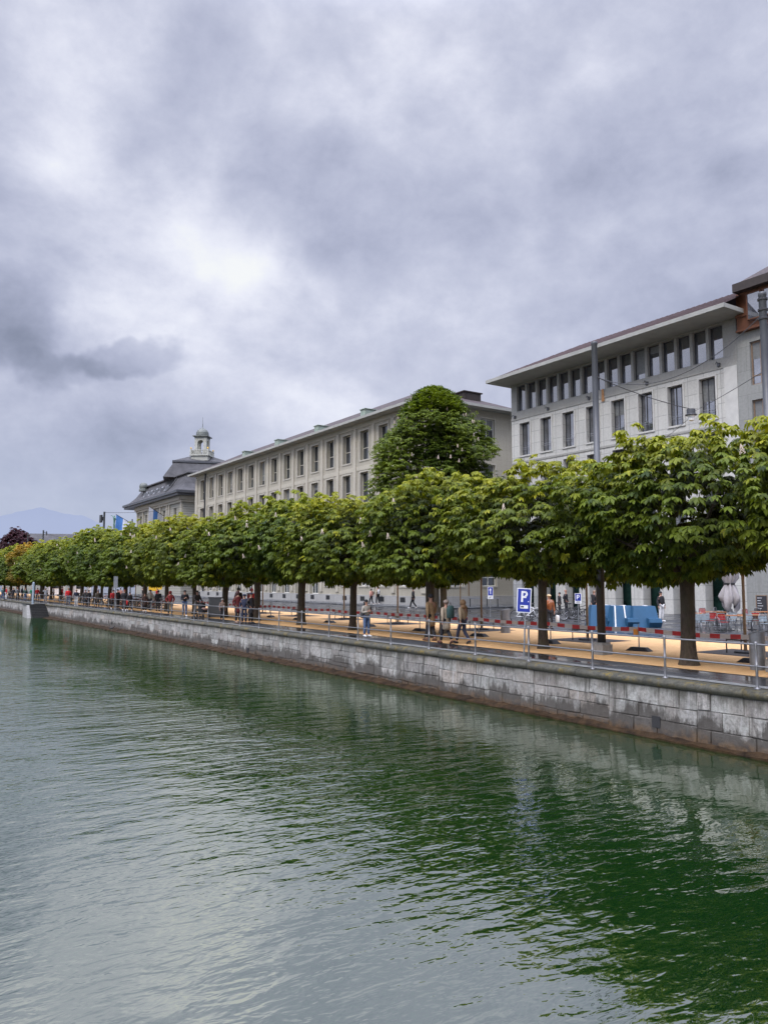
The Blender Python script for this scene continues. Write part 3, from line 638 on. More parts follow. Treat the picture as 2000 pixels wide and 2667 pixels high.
# signs -------------------------------------------------
def stroke_P(mb, x, y0, z0, w, h, t, d):   # letter P in the local y-z plane, reading along -y
    f = lambda a, b, c, e: mb.box(x-d, x, y0-b, y0-a, z0+c, z0+e)
    f(0, t, 0, h); f(t, w-t*.7, h-t, h); f(t, w-t*.7, h*.46-t*.5, h*.46+t*.5)
    n = 10; cz = h*.73; ro = h*.27+t*.0; ri = ro-t
    for k in range(n):
        a0 = -math.pi/2+math.pi*k/n; a1 = -math.pi/2+math.pi*(k+1)/n; cx = w-ro
        cx = max(cx, t)
        q = lambda r_, a: (x-d, y0-(cx+r_*math.cos(a)), z0+cz+r_*math.sin(a))
        mb.add([q(ri, a0), q(ro, a0), q(ro, a1), q(ri, a1)], [(0, 1, 2, 3)])
def sign(x, y, rz, label, kind):
    t = thing('road_sign', label, 'sign', (x, y, .01), rz)     # panel faces local -x; reading direction = local -y
    if kind == 'big':
        MB().tube([(0, 0, .03), (0.0, -.07, 1.55)], .026, 8).build('pole', M['steel'], t); b = MB(); b.box(-.1, .1, -.22, .22, 0, .05); b.box(-.05, .05, -.1, .1, .05, .08); b.build('base', M['conc'], t)
        w, h, z0, tilt = .44, .76, 1.42, R(3)
    elif kind == 'P2': MB().tube([(0, 0, 0), (0, 0, 1.7)], .03, 8).build('pole', M['steel'], t); w, h, z0, tilt = .38, .60, 1.12, 0
    else: MB().tube([(0, 0, 0), (0, 0, 2.0)], .03, 8).build('pole', M['steel'], t); w, h, z0, tilt = .38, .82, 1.25, 0
    p = MB(); e = .028
    p.mi = 0; p.box(-.045, -.035, -w/2, w/2, z0, z0+h)
    zb = z0+e if kind == 'big' else z0+.16 if kind == 'P2' else z0+.24
    p.mi = 1; p.box(-.05, -.0465, -w/2+e, w/2-e, zb, z0+h-e)
    p.mi = 2
    if kind == 'big': stroke_P(p, -.051, .09, z0+.33, .2, .34, .06, .003); p.box(-.054, -.051, -.15, -.12, z0+.335, z0+.365); p.box(-.054, -.051, -.13, .11, z0+.13, z0+.235); p.mi = 3; p.box(-.057, -.0545, .0, .09, z0+.16, z0+.205)
    elif kind == 'P2': stroke_P(p, -.051, .08, z0+.24, .17, .27, .05, .003); p.mi = 3; p.box(-.0495, -.047, -.12, .12, z0+.05, z0+.07); p.box(-.0495, -.047, -.1, .08, z0+.1, z0+.12)
    else:
        p.box(-.054, -.051, -.025, .025, z0+.32, z0+.62); p.add([(-.054, -.085, z0+.58), (-.054, .085, z0+.58), (-.054, 0, z0+.75)], [(0, 1, 2)]); p.mi = 3; p.box(-.0495, -.047, -.05, .13, z0+.06, z0+.085); p.box(-.0495, -.047, -.1, .1, z0+.13, z0+.155)
    for i in range(len(p.v)):
        a, b, c = p.v[i]; cz = z0+h/2; b2 = b*math.cos(tilt)-(c-cz)*math.sin(tilt); c2 = cz+b*math.sin(tilt)+(c-cz)*math.cos(tilt); p.v[i] = (a, b2-(.03 if kind == 'big' else 0), c2)
    p.build('panel', [M['white'], M['signblue'], M['white'], M['lampd']], t); return t
x, y = G(1364, 1717); sign(x, y, heading(1350), 'large blue parking sign on a leaning pole by the railing', 'big')
x, y = G(1506, 1622); sign(x, y, heading(1506), 'small blue parking sign between the bicycles and the blue benches', 'P2')
x, y = G(1277, 1609); sign(x, y, heading(1277)+.3, 'blue sign with a white upward arrow beyond the tape', 'arrow')
x, y = G(300, 1590); t = thing('grey_sign', 'narrow grey sign board on a pole behind the railing left of the bicycles', 'sign', (x, y, 0), heading(300)); MB().tube([(0, 0, 0), (0, 0, 2.9)], .04, 8).build('pole', M['steel'], t); MB().box(-.08, -.05, -.17, .17, 1.9, 2.9).build('panel', M['bare'], t)
x, y = G(86.5, 1574); t = thing('mooring_pole', 'pale blue grey pole standing beside the landing steps', 'pole', (x, y, 0)); MB().lathe([(.12, 0), (.12, 2.35), (.06, 2.42)], 12).build('shaft', M['cblue'], t); MB().lathe([(.2, 0), (.2, .06), (.13, .07)], 12).build('foot', M['kerb'], t)
# cabinet
x, y = G(561, 1607); t = thing('utility_cabinet', 'plain grey utility cabinet between the tree trunks by the promenade', 'cabinet', (x, y, 0), R(-33)); b = MB(); b.box(-.3, .3, -.03, .0, .1, 1.26); b.box(-.02+.0, .02, -.05, -.03, .12, 1.25); 
MB().box(-.46, .46, 0, .5, 0, 1.3).build('body', M['cab'], t); MB().box(-.5, .5, -.04, .54, 1.3, 1.35).build('lid', M['lamp'], t)
b = MB(); b.box(-.42, -.01, -.015, 0, .08, 1.24); b.box(.01, .42, -.015, 0, .08, 1.24); b.build('door', M['cab'], t)

# blue wrapped bench-planters
def blue_unit(x, y, rz, label, wide, straps=()):
    t = thing('blue_bench_unit', label, 'covered bench', (x, y, 0), rz, 'blue covered bench units on the wet paving')
    b = MB(); w = wide
    b.frus((-.62, .62, -w, w), (-.30, .30, -w*.8, w*.8), 0, 1.12)
    b.frus((-1.0, -.5, -w*.95, -w*.02), (-.95, -.4, -w*.92, -w*.02), .28, .48); b.frus((-.82, -.5, -w*.93, -w*.05), (-1.0, -.5, -w*.95, -w*.02), 0, .28)
    b.build('cover', M['box'], t)
    s_ = MB()
    for yy in [w*q_ for q_ in straps]: s_.add([(-.635, yy, 0), (-.635, yy+.07, 0), (-.315, yy*.82+.07, 1.13), (-.315, yy*.82, 1.13)], [(0, 1, 2, 3)]); s_.box(-.31, .31, yy*.82, yy*.82+.07, 1.122, 1.135)
    s_.box(-.2, .1, -w*.3, -w*.05, 1.12, 1.15); s_.build('strap', M['white'], t)
    return t
for (u0, u1, v, lb) in ((1531, 1612, 1630, 'left blue covered bench unit behind the near lamp post'), (1588, 1652, 1633, 'middle blue covered bench unit with two white straps'), (1640, 1712, 1634, 'right blue covered bench unit with a shelf ledge')):
    a = Vector((*G(u0, v), 0)); b = Vector((*G(u1, v), 0)); c = (a+b)/2; d = b-a; blue_unit(c.x+.3, c.y+.3, math.atan2(d.y, d.x)+math.pi/2+random.uniform(-.06, .06), lb, d.length/2, (.75, -.15) if 'middle' in lb else ())

# café -------------------------------------------------
def chair_proto(mat_):
    o = bpy.data.objects.new('cafe_chair', None); COL.objects.link(o); b = MB()
    for s_ in (-1, 1):
        b.tube([(.22, .22*s_, 0), (.2, .22*s_, .44), (-.2, .21*s_, .44), (-.26, .21*s_, 0)], .014, 6)
        b.tube([(-.2, .2*s_, .42), (-.27, .2*s_, .8), (-.26, .14*s_, .86), (-.26, 0, .87)], .014, 6); b.tube([(-.25, .23*s_, .66), (.1, .25*s_, .66), (.2, .24*s_, .44)], .013, 6)
    link('frame', b.mesh('frame', M['bare'], True), o); b = MB()
    for k in range(6): b.box(-.2+k*.07, -.145+k*.07, -.19, .19, .45, .462)
    link('seat', b.mesh('seat', mat_), o); b = MB()
    for k in range(4): z = .55+k*.075; b.box(-.24-.012*k-.01, -.24-.012*k+.002, -.19, .19, z, z+.055)
    link('backrest', b.mesh('backrest', mat_), o); return o
cp = {k: chair_proto(M[k]) for k in ('cred', 'cblue', 'cblack')}; used = set()
names = dict(cred='red', cblue='pale blue', cblack='black')
chairs = [('cblack', 1802, 1620, 0), ('cred', 1833, 1622, 200), ('cblue', 1832, 1643, 20), ('cred', 1852, 1640, 160), ('cblack', 1874, 1620, 250), ('cred', 1884, 1645, 200), ('cblack', 1912, 1627, 230), ('cblack', 1925, 1618, 90), ('cred', 1948, 1625, 220), ('cred', 1968, 1640, 180), ('cblack', 1978, 1622, 210), ('cblue', 1995, 1650, 210), ('cblue', 1905, 1640, 170), ('cblue', 1812, 1645, 10), ('cblue', 1945, 1643, 10)]
cnt = {}
for k, u, v, a in chairs:
    o = cp[k] if k not in used else copy_tree(cp[k]); used.add(k); x, y = G(u, v); o.location = (x, y, 0); o.rotation_euler = (0, 0, R(a)+heading(u)); cnt[k] = cnt.get(k, 0)+1
    tot = sorted([c[1] for c in chairs if c[0] == k]).index(u)
    tag(o, '%s slatted metal chair on the café terrace, %s %s one from the left' % (names[k], ORD[tot], names[k]), 'chair', 'slatted chairs on the café terrace')
tb = None
for i, (u, v) in enumerate([(1808, 1634), (1866, 1629), (1900, 1642), (1958, 1640), (1990, 1628)]):
    x, y = G(u, v)
    if tb is None:
        tb = bpy.data.objects.new('cafe_table', None); COL.objects.link(tb); MB().box(-.36, .36, -.6, .6, .72, .755).build('tabletop', M['tabletop'], tb); b = MB(); b.tube([(0, 0, 0), (0, 0, .72)], .03, 8); b.lathe([(.22, 0), (.22, .02), (.04, .05)], 12); b.build('pedestal', M['lampd'], tb); o = tb
    else: o = copy_tree(tb)
    o.location = (x, y, 0); o.rotation_euler = (0, 0, heading(u)+R(8*i-10)); tag(o, 'brown wooden café table, %s from the left on the terrace' % ORD[i], 'table', 'wooden tables on the café terrace')
x, y = G(1903, 1634); t = thing('closed_parasol', 'closed grey parasol tied with a dark strap above the café tables', 'parasol', (x, y, 0))
MB().tube([(0, 0, 0), (0, 0, 4.6)], .05, 10).build('pole', M['steel'], t)
b = MB(); n = 48; prof = [(1.02, .25), (1.25, .42), (1.6, .46), (2.0, .33), (2.25, .22), (2.32, .21), (2.6, .36), (3.2, .36), (3.9, .26), (4.5, .06)]
for j, (z, r_) in enumerate(prof):
    for k in range(n):
        a = 2*math.pi*k/n; f = 1+.22*math.sin(a*8+z*1.1)+.13*math.sin(a*5-z*2.3)+.05*math.sin(a*13); zz = z+(.25*math.sin(a*3+1)+.1*math.sin(a*8))*(1 if j < 2 else .2 if j < 3 else 0)
        b.v.append((r_*f*math.cos(a), r_*f*math.sin(a), zz))
for j in range(len(prof)-1):
    for k in range(n): b.f.append([j*n+k, j*n+(k+1) % n, (j+1)*n+(k+1) % n, (j+1)*n+k]); b.m.append(0); b.c.append(None)
b.build('canopy', M['fabric'], t, True); MB().lathe([(.25, 2.25), (.27, 2.27), (.27, 2.33), (.25, 2.35)], 20).build('strap', M['cable'], t)
x, y = G(1998, 1612); t = thing('menu_board', 'black menu board with chalk writing by the café wall at the right edge', 'menu board', (x-.6, y, .0), heading(1998)); MB().box(-.02, .02, -.3, .3, .35, 1.5).build('panel', M['cblack'], t)
b = MB()
for k in range(5): z = 1.38-k*.17; w = random.uniform(.12, .24); b.box(-.026, -.022, .25-w*1.6, .25, z-.028, z)
b.build('chalk_writing', M['fwhite'], t); b = MB(); b.box(-.03, .03, -.35, -.3, 0, 1.55); b.box(-.03, .03, .3, .35, 0, 1.55); b.box(-.03, .03, -.3, .3, 1.5, 1.55); b.build('frame', M['wood'], t)

# bicycles -------------------------------------------------
def bike_proto(mt):
    o = bpy.data.objects.new('bicycle', None); COL.objects.link(o)
    for x in (-.53, .53):
        b = MB(); ring = [(.33*math.cos(k*math.pi/12), 0, .33*math.sin(k*math.pi/12)) for k in range(25)]; b.tube(ring, .022, 6, False); b.mi = 1; b.tube([(q[0]*.92, 0, q[2]*.92) for q in ring], .01, 5, False)
        for k in range(10): a = k*math.pi/5; b.tube([(0, 0, 0), (.3*math.cos(a), 0, .3*math.sin(a))], .003, 3)
        b.tube([(0, -.04, 0), (0, .04, 0)], .025, 8); link('wheel', b.mesh('wheel', [M['tire'], M['chrome']]), o, (x, 0, .345))
    b = MB(); BB = (-.08, 0, .3); ST = (-.2, 0, .8); HT = (.34, 0, .82); HB = (.38, 0, .66)
    for p in ([BB, ST], [(-.17, 0, .7), HT], [BB, HB], [HT, HB]): b.tube(p, .019, 7)
    for s_ in (-.05, .05): b.tube([(-.53, s_, .345), BB], .011, 6); b.tube([(-.53, s_, .345), (-.19, s_*.4, .75)], .011, 6); b.tube([HB, (.4, s_, .6), (.53, s_, .345)], .013, 6)
    link('frame', b.mesh('frame', mt, True), o)
    b = MB(); b.tube([(-.2, 0, .8), (-.22, 0, .95)], .014, 6); b.ell((-.23, 0, .97), (.14, .075, .035), 10, 5); link('saddle', b.mesh('saddle', M['black'], True), o)
    b = MB(); b.tube([HT, (.32, 0, .98)], .014, 6); b.tube([(.2, -.3, 1.02), (.32, -.18, 1.0), (.34, 0, .98), (.32, .18, 1.0), (.2, .3, 1.02)], .013, 6); link('handlebar', b.mesh('handlebar', M['lampd'], True), o)
    b = MB(); b.tube([(-.08, -.07, .3), (-.08, .07, .3)], .05, 10); b.tube([(-.08, .08, .3), (.05, .08, .2)], .01, 5); b.tube([(-.08, -.08, .3), (-.21, -.08, .4)], .01, 5); b.box(.0, .1, .07, .16, .19, .21); b.box(-.26, -.16, -.16, -.07, .39, .41); link('crank', b.mesh('crank', M['lampd']), o); return o
bk = {'white': bike_proto(M['white']), 'black': bike_proto(M['lampd']), 'red': bike_proto(M['cred'])}; usedb = set(); nb = 0
def bike(k, x, y, rz, label, group='bicycles parked by the pale stone building', lean=.0, s_=1.0):
    o = bk[k] if k not in usedb else copy_tree(bk[k]); usedb.add(k); o.location = (x, y, .0); o.rotation_euler = (R(lean), 0, rz); o.scale = (s_,)*3; tag(o, label, 'bicycle', group)
x, y = G(1370, 1622); bike('white', x, y, heading(1370)-R(80), 'white bicycle parked just right of the large parking sign', lean=5, s_=1.12)
x, y = G(1398, 1619); bike('white', x, y, heading(1370)-R(100), 'second white bicycle, half hidden by the tree trunk', lean=5, s_=1.12)
for i, (u, v, a, lb) in enumerate([(1445, 1617, -60, 'black bicycle behind the man in the brown jacket'), (1462, 1612, -75, 'black bicycle in front of the two men in dark jackets'), (1493, 1616, -85, 'black bicycle by the small parking sign, showing its side'), (1512, 1612, -70, 'black bicycle partly hidden by the blue benches')]):
    x, y = G(u, v); bike('black', x, y, heading(u)+R(a), lb, lean=4, s_=1.08)
lbn = 0
for i in range(22):
    u = 300+i*6.0+random.uniform(-2, 2); v = 1578-(300-u)*.02+random.uniform(0, 7); x, y = G(u, v)
    bike(['black', 'red', 'black', 'white', 'black', 'red'][i % 6], x, y, R(random.uniform(-25, 25)), '%s bicycle parked far off in the rack, %s from the left' % ({'black': 'black', 'red': 'red', 'white': 'white'}[['black', 'red', 'black', 'white', 'black', 'red'][i % 6]], ORD[i]), 'bicycles in the far rack under the trees', lean=random.uniform(-6, 6), s_=1.05)
for i in range(12):
    u = 170+i*10; x, y = G(u, 1566+random.uniform(0, 3)); bike(['black', 'white', 'red'][i % 3], x, y, R(random.uniform(-40, 40)), '%s bicycle standing in the distant row beyond the trees, %s from the left' % (['black', 'white', 'red'][i % 3], ORD[i]), 'bicycles in the distant row at the left', s_=1.05)

# ------------------------------------------------------------------ people
def skin_mesh(name, nodes, edges, sub=1):
    me = bpy.data.meshes.new('tmp'); me.from_pydata([n[:3] for n in nodes], edges, []); me.update()
    o = bpy.data.objects.new('tmp', me); sc.collection.objects.link(o)
    md = o.modifiers.new('s', 'SKIN'); 
    if not me.skin_vertices: 
        bpy.context.view_layer.objects.active = o; 
    sv = me.skin_vertices[0].data if me.skin_vertices else None
    if sv is None:
        bm = bmesh.new(); bm.from_mesh(me); bm.verts.layers.skin.verify(); bm.to_mesh(me); bm.free(); sv = me.skin_vertices[0].data
    for i, n in enumerate(nodes): sv[i].radius = (n[3], n[4] if len(n) > 4 else n[3]); sv[i].use_root = (i == 0)
    if sub: o.modifiers.new('u', 'SUBSURF').levels = sub
    dg = bpy.context.evaluated_depsgraph_get(); r = bpy.data.meshes.new_from_object(o.evaluated_get(dg)); r.name = name
    r.polygons.foreach_set('use_smooth', [True]*len(r.polygons)); bpy.data.objects.remove(o); bpy.data.meshes.remove(me); return r
def pose(kind):
    J = dict(hl=(0, .09, .92), hr=(0, -.09, .92), kl=(.02, .10, .50), kr=(.02, -.10, .50), al=(-.02, .10, .09), ar=(-.02, -.10, .09), tl=(.14, .13, .04), tr=(.14, -.13, .04),
             sl=(0, .185, 1.42), sr=(0, -.185, 1.42), el=(-.03, .25, 1.14), er=(-.03, -.25, 1.14), wl=(.04, .26, .9), wr=(.04, -.26, .9), fl=(.06, .25, .82), fr=(.06, -.25, .82), lean=0)
    if kind in ('walk', 'walk2'):
        J.update(kl=(.16, .09, .51), al=(.25, .09, .09), tl=(.41, .11, .07), kr=(.0, -.09, .5), ar=(-.27, -.09, .15), tr=(-.15, -.10, .04), el=(-.1, .25, 1.16), wl=(-.12, .27, .92), fl=(-.1, .27, .84), er=(.02, -.25, 1.15), wr=(.15, -.24, .95), fr=(.2, -.23, .88))
    if kind == 'walk2': J.update(kl=(.1, .09, .5), al=(.12, .09, .09), tl=(.28, .11, .05), ar=(-.14, -.09, .11), tr=(-.0, -.10, .04))
    if kind == 'phone': J.update(el=(.0, .24, 1.14), er=(.0, -.24, 1.14), wl=(.24, .1, 1.2), wr=(.24, -.1, 1.2), fl=(.31, .05, 1.25), fr=(.31, -.05, 1.25), kl=(.05, .09, .5), al=(.06, .09, .09), tl=(.22, .11, .04))
    if kind == 'photo': J.update(el=(.12, .27, 1.3), er=(.12, -.27, 1.3), wl=(.29, .1, 1.52), wr=(.29, -.1, 1.52), fl=(.33, .06, 1.6), fr=(.33, -.06, 1.6))
    if kind == 'pocket': J.update(el=(-.07, .3, 1.16), er=(-.07, -.3, 1.16), wl=(.08, .2, .98), wr=(.08, -.2, .98), fl=(.12, .16, .93), fr=(.12, -.16, .93), hl=(0, .09, .92), tl=(.14, .16, .04), al=(-.02, .15, .09), kl=(.02, .12, .5))
    if kind == 'eat': J.update(er=(.05, -.25, 1.14), wr=(.24, -.1, 1.34), fr=(.26, -.05, 1.44))
    if kind == 'push': J.update(el=(.08, .25, 1.15), er=(.08, -.25, 1.15), wl=(.32, .2, 1.05), wr=(.32, -.2, 1.05), fl=(.4, .2, 1.03), fr=(.4, -.2, 1.03), kl=(.14, .09, .5), al=(.2, .09, .09), tl=(.36, .11, .05), ar=(-.2, -.09, .13), tr=(-.06, -.1, .04))
    return J
def add_parts(me, mbx):
    bm = bmesh.new(); bm.from_mesh(me); tmp = mbx.mesh('t', [], True) if False else None
    off = len(me.vertices); vs = [bm.verts.new(v) for v in mbx.v]
    for f, mi in zip(mbx.f, mbx.m):
        try: nf = bm.faces.new([vs[i] for i in f]); nf.material_index = mi; nf.smooth = True
        except ValueError: pass
    bm.to_mesh(me); bm.free()
POSES = {}
def make_pose(kind):
    J = pose(kind); P = lambda k, *r: (*J[k], *r)
    nodes = [(0, 0, .95, .115), (0, 0, 1.15, .105), (0, 0, 1.36, .12), (0, 0, 1.49, .055), (.0, 0, 1.565, .055), (.012, 0, 1.63, .085), (.0, 0, 1.70, .08), P('hl', .085), P('kl', .055), P('al', .038), P('tl', .032), P('hr', .085), P('kr', .055), P('ar', .038), P('tr', .032),
             P('sl', .062), P('el', .042), P('wl', .028), P('fl', .032), P('sr', .062), P('er', .042), P('wr', .028), P('fr', .032)]
    ed = [(0, 1), (1, 2), (2, 3), (3, 4), (4, 5), (5, 6), (0, 7), (7, 8), (8, 9), (9, 10), (0, 11), (11, 12), (12, 13), (13, 14), (2, 15), (15, 16), (16, 17), (17, 18), (2, 19), (19, 20), (20, 21), (21, 22)]
    body = skin_mesh('body', nodes, ed); ex = MB()
    ex.add([(.085, -.016, 1.615), (.085, .016, 1.615), (.122, 0, 1.612), (.092, 0, 1.665)], [(0, 2, 3), (2, 1, 3), (0, 1, 2)])
    for s_ in (-1, 1): ex.ell((0, .088*s_, 1.63), (.02, .012, .032), 6, 4)
    ex.mi = 1
    for s_ in (-1, 1): ex.ell((.088, .032*s_, 1.648), (.008, .013, .007), 6, 4)
    ex.ell((.09, 0, 1.578), (.007, .024, .006), 6, 4); ex.mi = 0
    for s_, f, w in ((1, 'fl', 'wl'), (-1, 'fr', 'wr')):     # fingers and thumb
        a, b = Vector(J[w]), Vector(J[f]); d = (b-a).normalized(); sd = d.cross(Vector((0, 1, 0)) if abs(d.y) < .8 else Vector((1, 0, 0))).normalized(); nn = Vector((0, -s_, 0))
        for k in range(4):
            p = b+sd*(-.027+.018*k); ln = (.07, .08, .075, .058)[k]; ex.tube([p, p+d*ln*.55+nn*.006, p+d*ln+nn*.024], [.010, .009, .006], 5)
        p = a.lerp(b, .35)-sd*.025; ex.tube([p, p-sd*.028+d*.03, p-sd*.036+d*.058], [.011, .010, .007], 5)
    add_parts(body, ex)
    jk = [(0, 0, .9, .150), (0, 0, 1.1, .145), (0, 0, 1.33, .150), (0, 0, 1.47, .085), P('sl', .082), P('el', .068), P('wl', .05), P('sr', .082), P('er', .068), P('wr', .05)]
    je = [(0, 1), (1, 2), (2, 3), (2, 4), (4, 5), (5, 6), (2, 7), (7, 8), (8, 9)]
    jacket = skin_mesh('jacket', jk, je)
    coat = skin_mesh('coat', [(.0, 0, .52, .20), (0, 0, .72, .19), (0, 0, .95, .165)]+jk[1:], [(0, 1), (1, 2), (2, 3), (3, 4), (4, 5), (4, 6), (6, 7), (7, 8), (4, 9), (9, 10), (10, 11)])
    tro = skin_mesh('trousers', [(0, 0, .95, .125), P('hl', .1), P('kl', .078), (J['al'][0], J['al'][1], J['al'][2]+.03, .065), P('hr', .1), P('kr', .078), (J['ar'][0], J['ar'][1], J['ar'][2]+.03, .065)], [(0, 1), (1, 2), (2, 3), (0, 4), (4, 5), (5, 6)])
    sh = MB()
    for a, t_ in (('al', 'tl'), ('ar', 'tr')):
        A, T = Vector(J[a]), Vector(J[t_]); h = A+Vector((-.06, 0, -.045)); sh.tube([h, A.lerp(T, .3)+Vector((0, 0, -.02)), T, T+(T-A).normalized()*.06], [.04, .055, .045, .02], 8)
    shoes = sh.mesh('shoes', M['white'], True)
    return dict(body=body, jacket=jacket, coat=coat, trousers=tro, shoes=shoes)
def hair_mesh(kind):
    b = MB()
    if kind == 'short': b.ell((-.02, 0, 1.685), (.105, .095, .085), 14, 8)
    if kind == 'long':
        b.ell((-.02, 0, 1.68), (.108, .1, .095), 14, 8); b.frus((-.12, -.02, -.12, .12), (-.12, .0, -.09, .09), 1.28, 1.66)
    if kind == 'beanie': b.ell((-.01, 0, 1.70), (.115, .108, .09), 14, 8); b.lathe([(.108, 0), (.116, .01), (.116, .05), (.108, .06)], 14, (-.01, 0, 1.655))
    if kind == 'bobble': b.ell((-.01, 0, 1.70), (.118, .112, .1), 14, 8); b.ell((-.01, 0, 1.83), (.05, .05, .05), 8, 6)
    if kind == 'cap': b.ell((-.01, 0, 1.70), (.115, .108, .075), 14, 8); b.ell((.11, 0, 1.69), (.075, .075, .016), 10, 4)
    if kind == 'hood': b.ell((-.035, 0, 1.655), (.12, .12, .14), 14, 8); b.ell((-.08, 0, 1.50), (.1, .14, .09), 12, 6)
    return b.mesh({'short': 'hair', 'long': 'hair', 'beanie': 'hat', 'bobble': 'hat', 'cap': 'cap', 'hood': 'hood'}[kind], M['black'], True)
HAIR = {k: hair_mesh(k) for k in ('short', 'long', 'beanie', 'bobble', 'cap', 'hood')}
def cm(c, r=.8): return pm('cloth_%02d_%02d_%02d' % tuple(int(q*99) for q in c), c, r, 0, .18, 9, .3)
SK = pm('skin_tone', (.42, .23, .16), .55, 0, .08, 8); EYE = pm('eye_dark', (.02, .015, .012), .3)
BLK = (.018, .018, .022); NAVY = (.02, .026, .055); REDC = (.35, .012, .014); TAN = (.26, .17, .09); BEI = (.32, .26, .19); JEAN = (.08, .13, .24); WHT = (.7, .7, .7); GREY = (.16, .16, .17); BRN = (.28, .09, .03); DRED = (.11, .012, .014); PINK = (.5, .25, .2); GRN = (.02, .2, .09)
def person(u, v, face, label, kind='stand', top='jacket', c1=BLK, c2=BLK, c3=BLK, hair='short', hc=(.03, .02, .015), h=1.72, xy=None):
    if kind not in POSES: POSES[kind] = make_pose(kind)
    p = POSES[kind]; x, y = xy or G(u, v)
    t = thing('person', label, 'person', (x, y, .012), face if isinstance(face, float) else R(face)); s_ = h/1.75
    def part(nm, me, mt, parent=t):
        o = link(nm, me, parent); 
        if len(me.materials) == 0: me.materials.append(M['black'])
        o.material_slots[0].link = 'OBJECT'; o.material_slots[0].material = mt; return o
    if len(p['body'].materials) == 0: p['body'].materials.append(SK); p['body'].materials.append(EYE)
    t.scale = (s_, s_, s_); link('body', p['body'], t)
    part(top, p[top], cm(c1)); part('trousers', p['trousers'], cm(c2)); part('shoes', p['shoes'], cm(c3)); part(HAIR[hair].name.split('.')[0], HAIR[hair], cm(hc)); return t
AW = 90+0.0   # heading 90 = walking along the quay away from the viewer (+y)
person(1122, 1670, 95, 'person seen from behind in a tan hooded parka and black beanie', 'walk2', 'coat', TAN, BLK, (.1, .05, .03), 'beanie', BLK, 1.86)
person(1162, 1677.6, 88, 'person in a long beige coat and knitted hat with a green backpack', 'walk', 'coat', BEI, BLK, (.08, .03, .02), 'beanie', (.25, .2, .17), 1.66)
person(1205, 1677.6, 100, 'person in a short beige jacket and navy trousers with brown hair', 'walk', 'jacket', (.27, .21, .14), NAVY, BLK, 'hood', (.2, .12, .06), 1.66)
person(954, 1659, -85, 'woman with long black hair looking at her phone in blue jeans', 'phone', 'jacket', (.36, .33, .28), JEAN, WHT, 'long', (.012, .012, .014), 1.6)
person(1431, 1641, -110, 'man in a brown jacket and cream flat cap eating while walking', 'eat', 'jacket', BRN, BLK, BLK, 'cap', (.55, .42, .25), 1.75)
person(1457, 1600, 150, 'shorter person in black with dark hair between column and bicycles', 'stand', 'jacket', BLK, BLK, BLK, 'short', BLK, 1.62)
person(1474, 1600, -70, 'bald man in a black jacket standing beside the bicycles', 'pocket', 'jacket', BLK, BLK, BLK, 'short', (.36, .2, .14), 1.8)
person(1548, 1606, 170, 'man in black half hidden by the lamp post before the glass doors', 'stand', 'jacket', BLK, BLK, BLK, 'short', (.3, .2, .14), 1.8)
person(1722, 1620, -95, 'person in a black jacket and white trousers right of the blue benches', 'stand', 'jacket', BLK, WHT, WHT, 'short', BLK, 1.82)
person(967, 1577, 100, 'person in an orange pink hoodie and black trousers crossing the plaza', 'walk', 'jacket', PINK, BLK, WHT, 'short', BLK, 1.72)
person(984, 1575.5, 95, 'person in a beige jacket with a black and white backpack crossing the plaza', 'walk2', 'jacket', BEI, BLK, WHT, 'short', (.1, .05, .03), 1.95)
person(1076, 1586, 130, 'person in a black tracksuit striding past the long building', 'walk', 'jacket', BLK, BLK, WHT, 'beanie', BLK, 1.86)
person(619, 1623, -75, 'person in a long dark red coat and dark hood in the group of three', 'pocket', 'coat', DRED, BLK, (.3, .2, .15), 'hood', (.05, .02, .02), 1.82)
person(636, 1625, -120, 'person in a navy jacket and navy cap in the middle of the group of three', 'stand', 'jacket', NAVY, NAVY, BLK, 'cap', NAVY, 1.68)
person(653, 1624.8, -60, 'broad person in a black coat at the right of the group of three', 'pocket', 'coat', BLK, BLK, BLK, 'cap', (.03, .03, .05), 1.76)
person(621, 1606, -85, 'person with a dark bobble hat behind the person in the dark red coat', 'stand', 'jacket', BLK, BLK, BLK, 'bobble', (.08, .09, .1), 1.95)
person(655, 1606, -85, 'person in a bright red jacket and pink hat behind the group of three', 'stand', 'jacket', (.5, .02, .02), BLK, BLK, 'bobble', (.6, .12, .15), 1.9)
person(579, 1616, -80, 'person in a beige jacket and pale knitted hat beside the grey cabinet', 'stand', 'jacket', (.3, .22, .18), BLK, BLK, 'beanie', (.3, .29, .27), 1.33)
person(513, 1608, -75, 'person in a dark patterned coat pushing a pushchair', 'push', 'jacket', (.06, .05, .045), (.2, .18, .16), BLK, 'short', (.03, .03, .02), 1.8)
person(481, 1606, -95, 'man in a black jacket and blue jeans with arms raised to his chest', 'phone', 'jacket', BLK, JEAN, WHT, 'short', BLK, 1.82)
person(443, 1603, -105, 'person in a dark red hooded jacket leaning by the tree trunk', 'pocket', 'jacket', (.19, .015, .015), (.07, .07, .06), BLK, 'hood', (.19, .015, .015), 1.72)
person(412, 1592, 60, 'person in a black jacket near the parked bicycles left of the red hooded person', 'stand', 'jacket', BLK, BLK, BLK, 'short', BLK, 1.7)
person(377, 1593, -90, 'small person in a dark brown coat near the railing', 'stand', 'coat', (.06, .035, .03), BLK, WHT, 'short', (.06, .03, .02), 1.48)
person(391, 1590, 40, 'person in a pale beige jacket beside the small person in brown', 'walk', 'jacket', (.3, .29, .24), BLK, BLK, 'short', BLK, 1.75)
person(324, 1591, -95, 'person with reddish hair in a black jacket holding a red bag', 'walk2', 'jacket', BLK, BLK, WHT, 'short', (.18, .04, .02), 1.75)
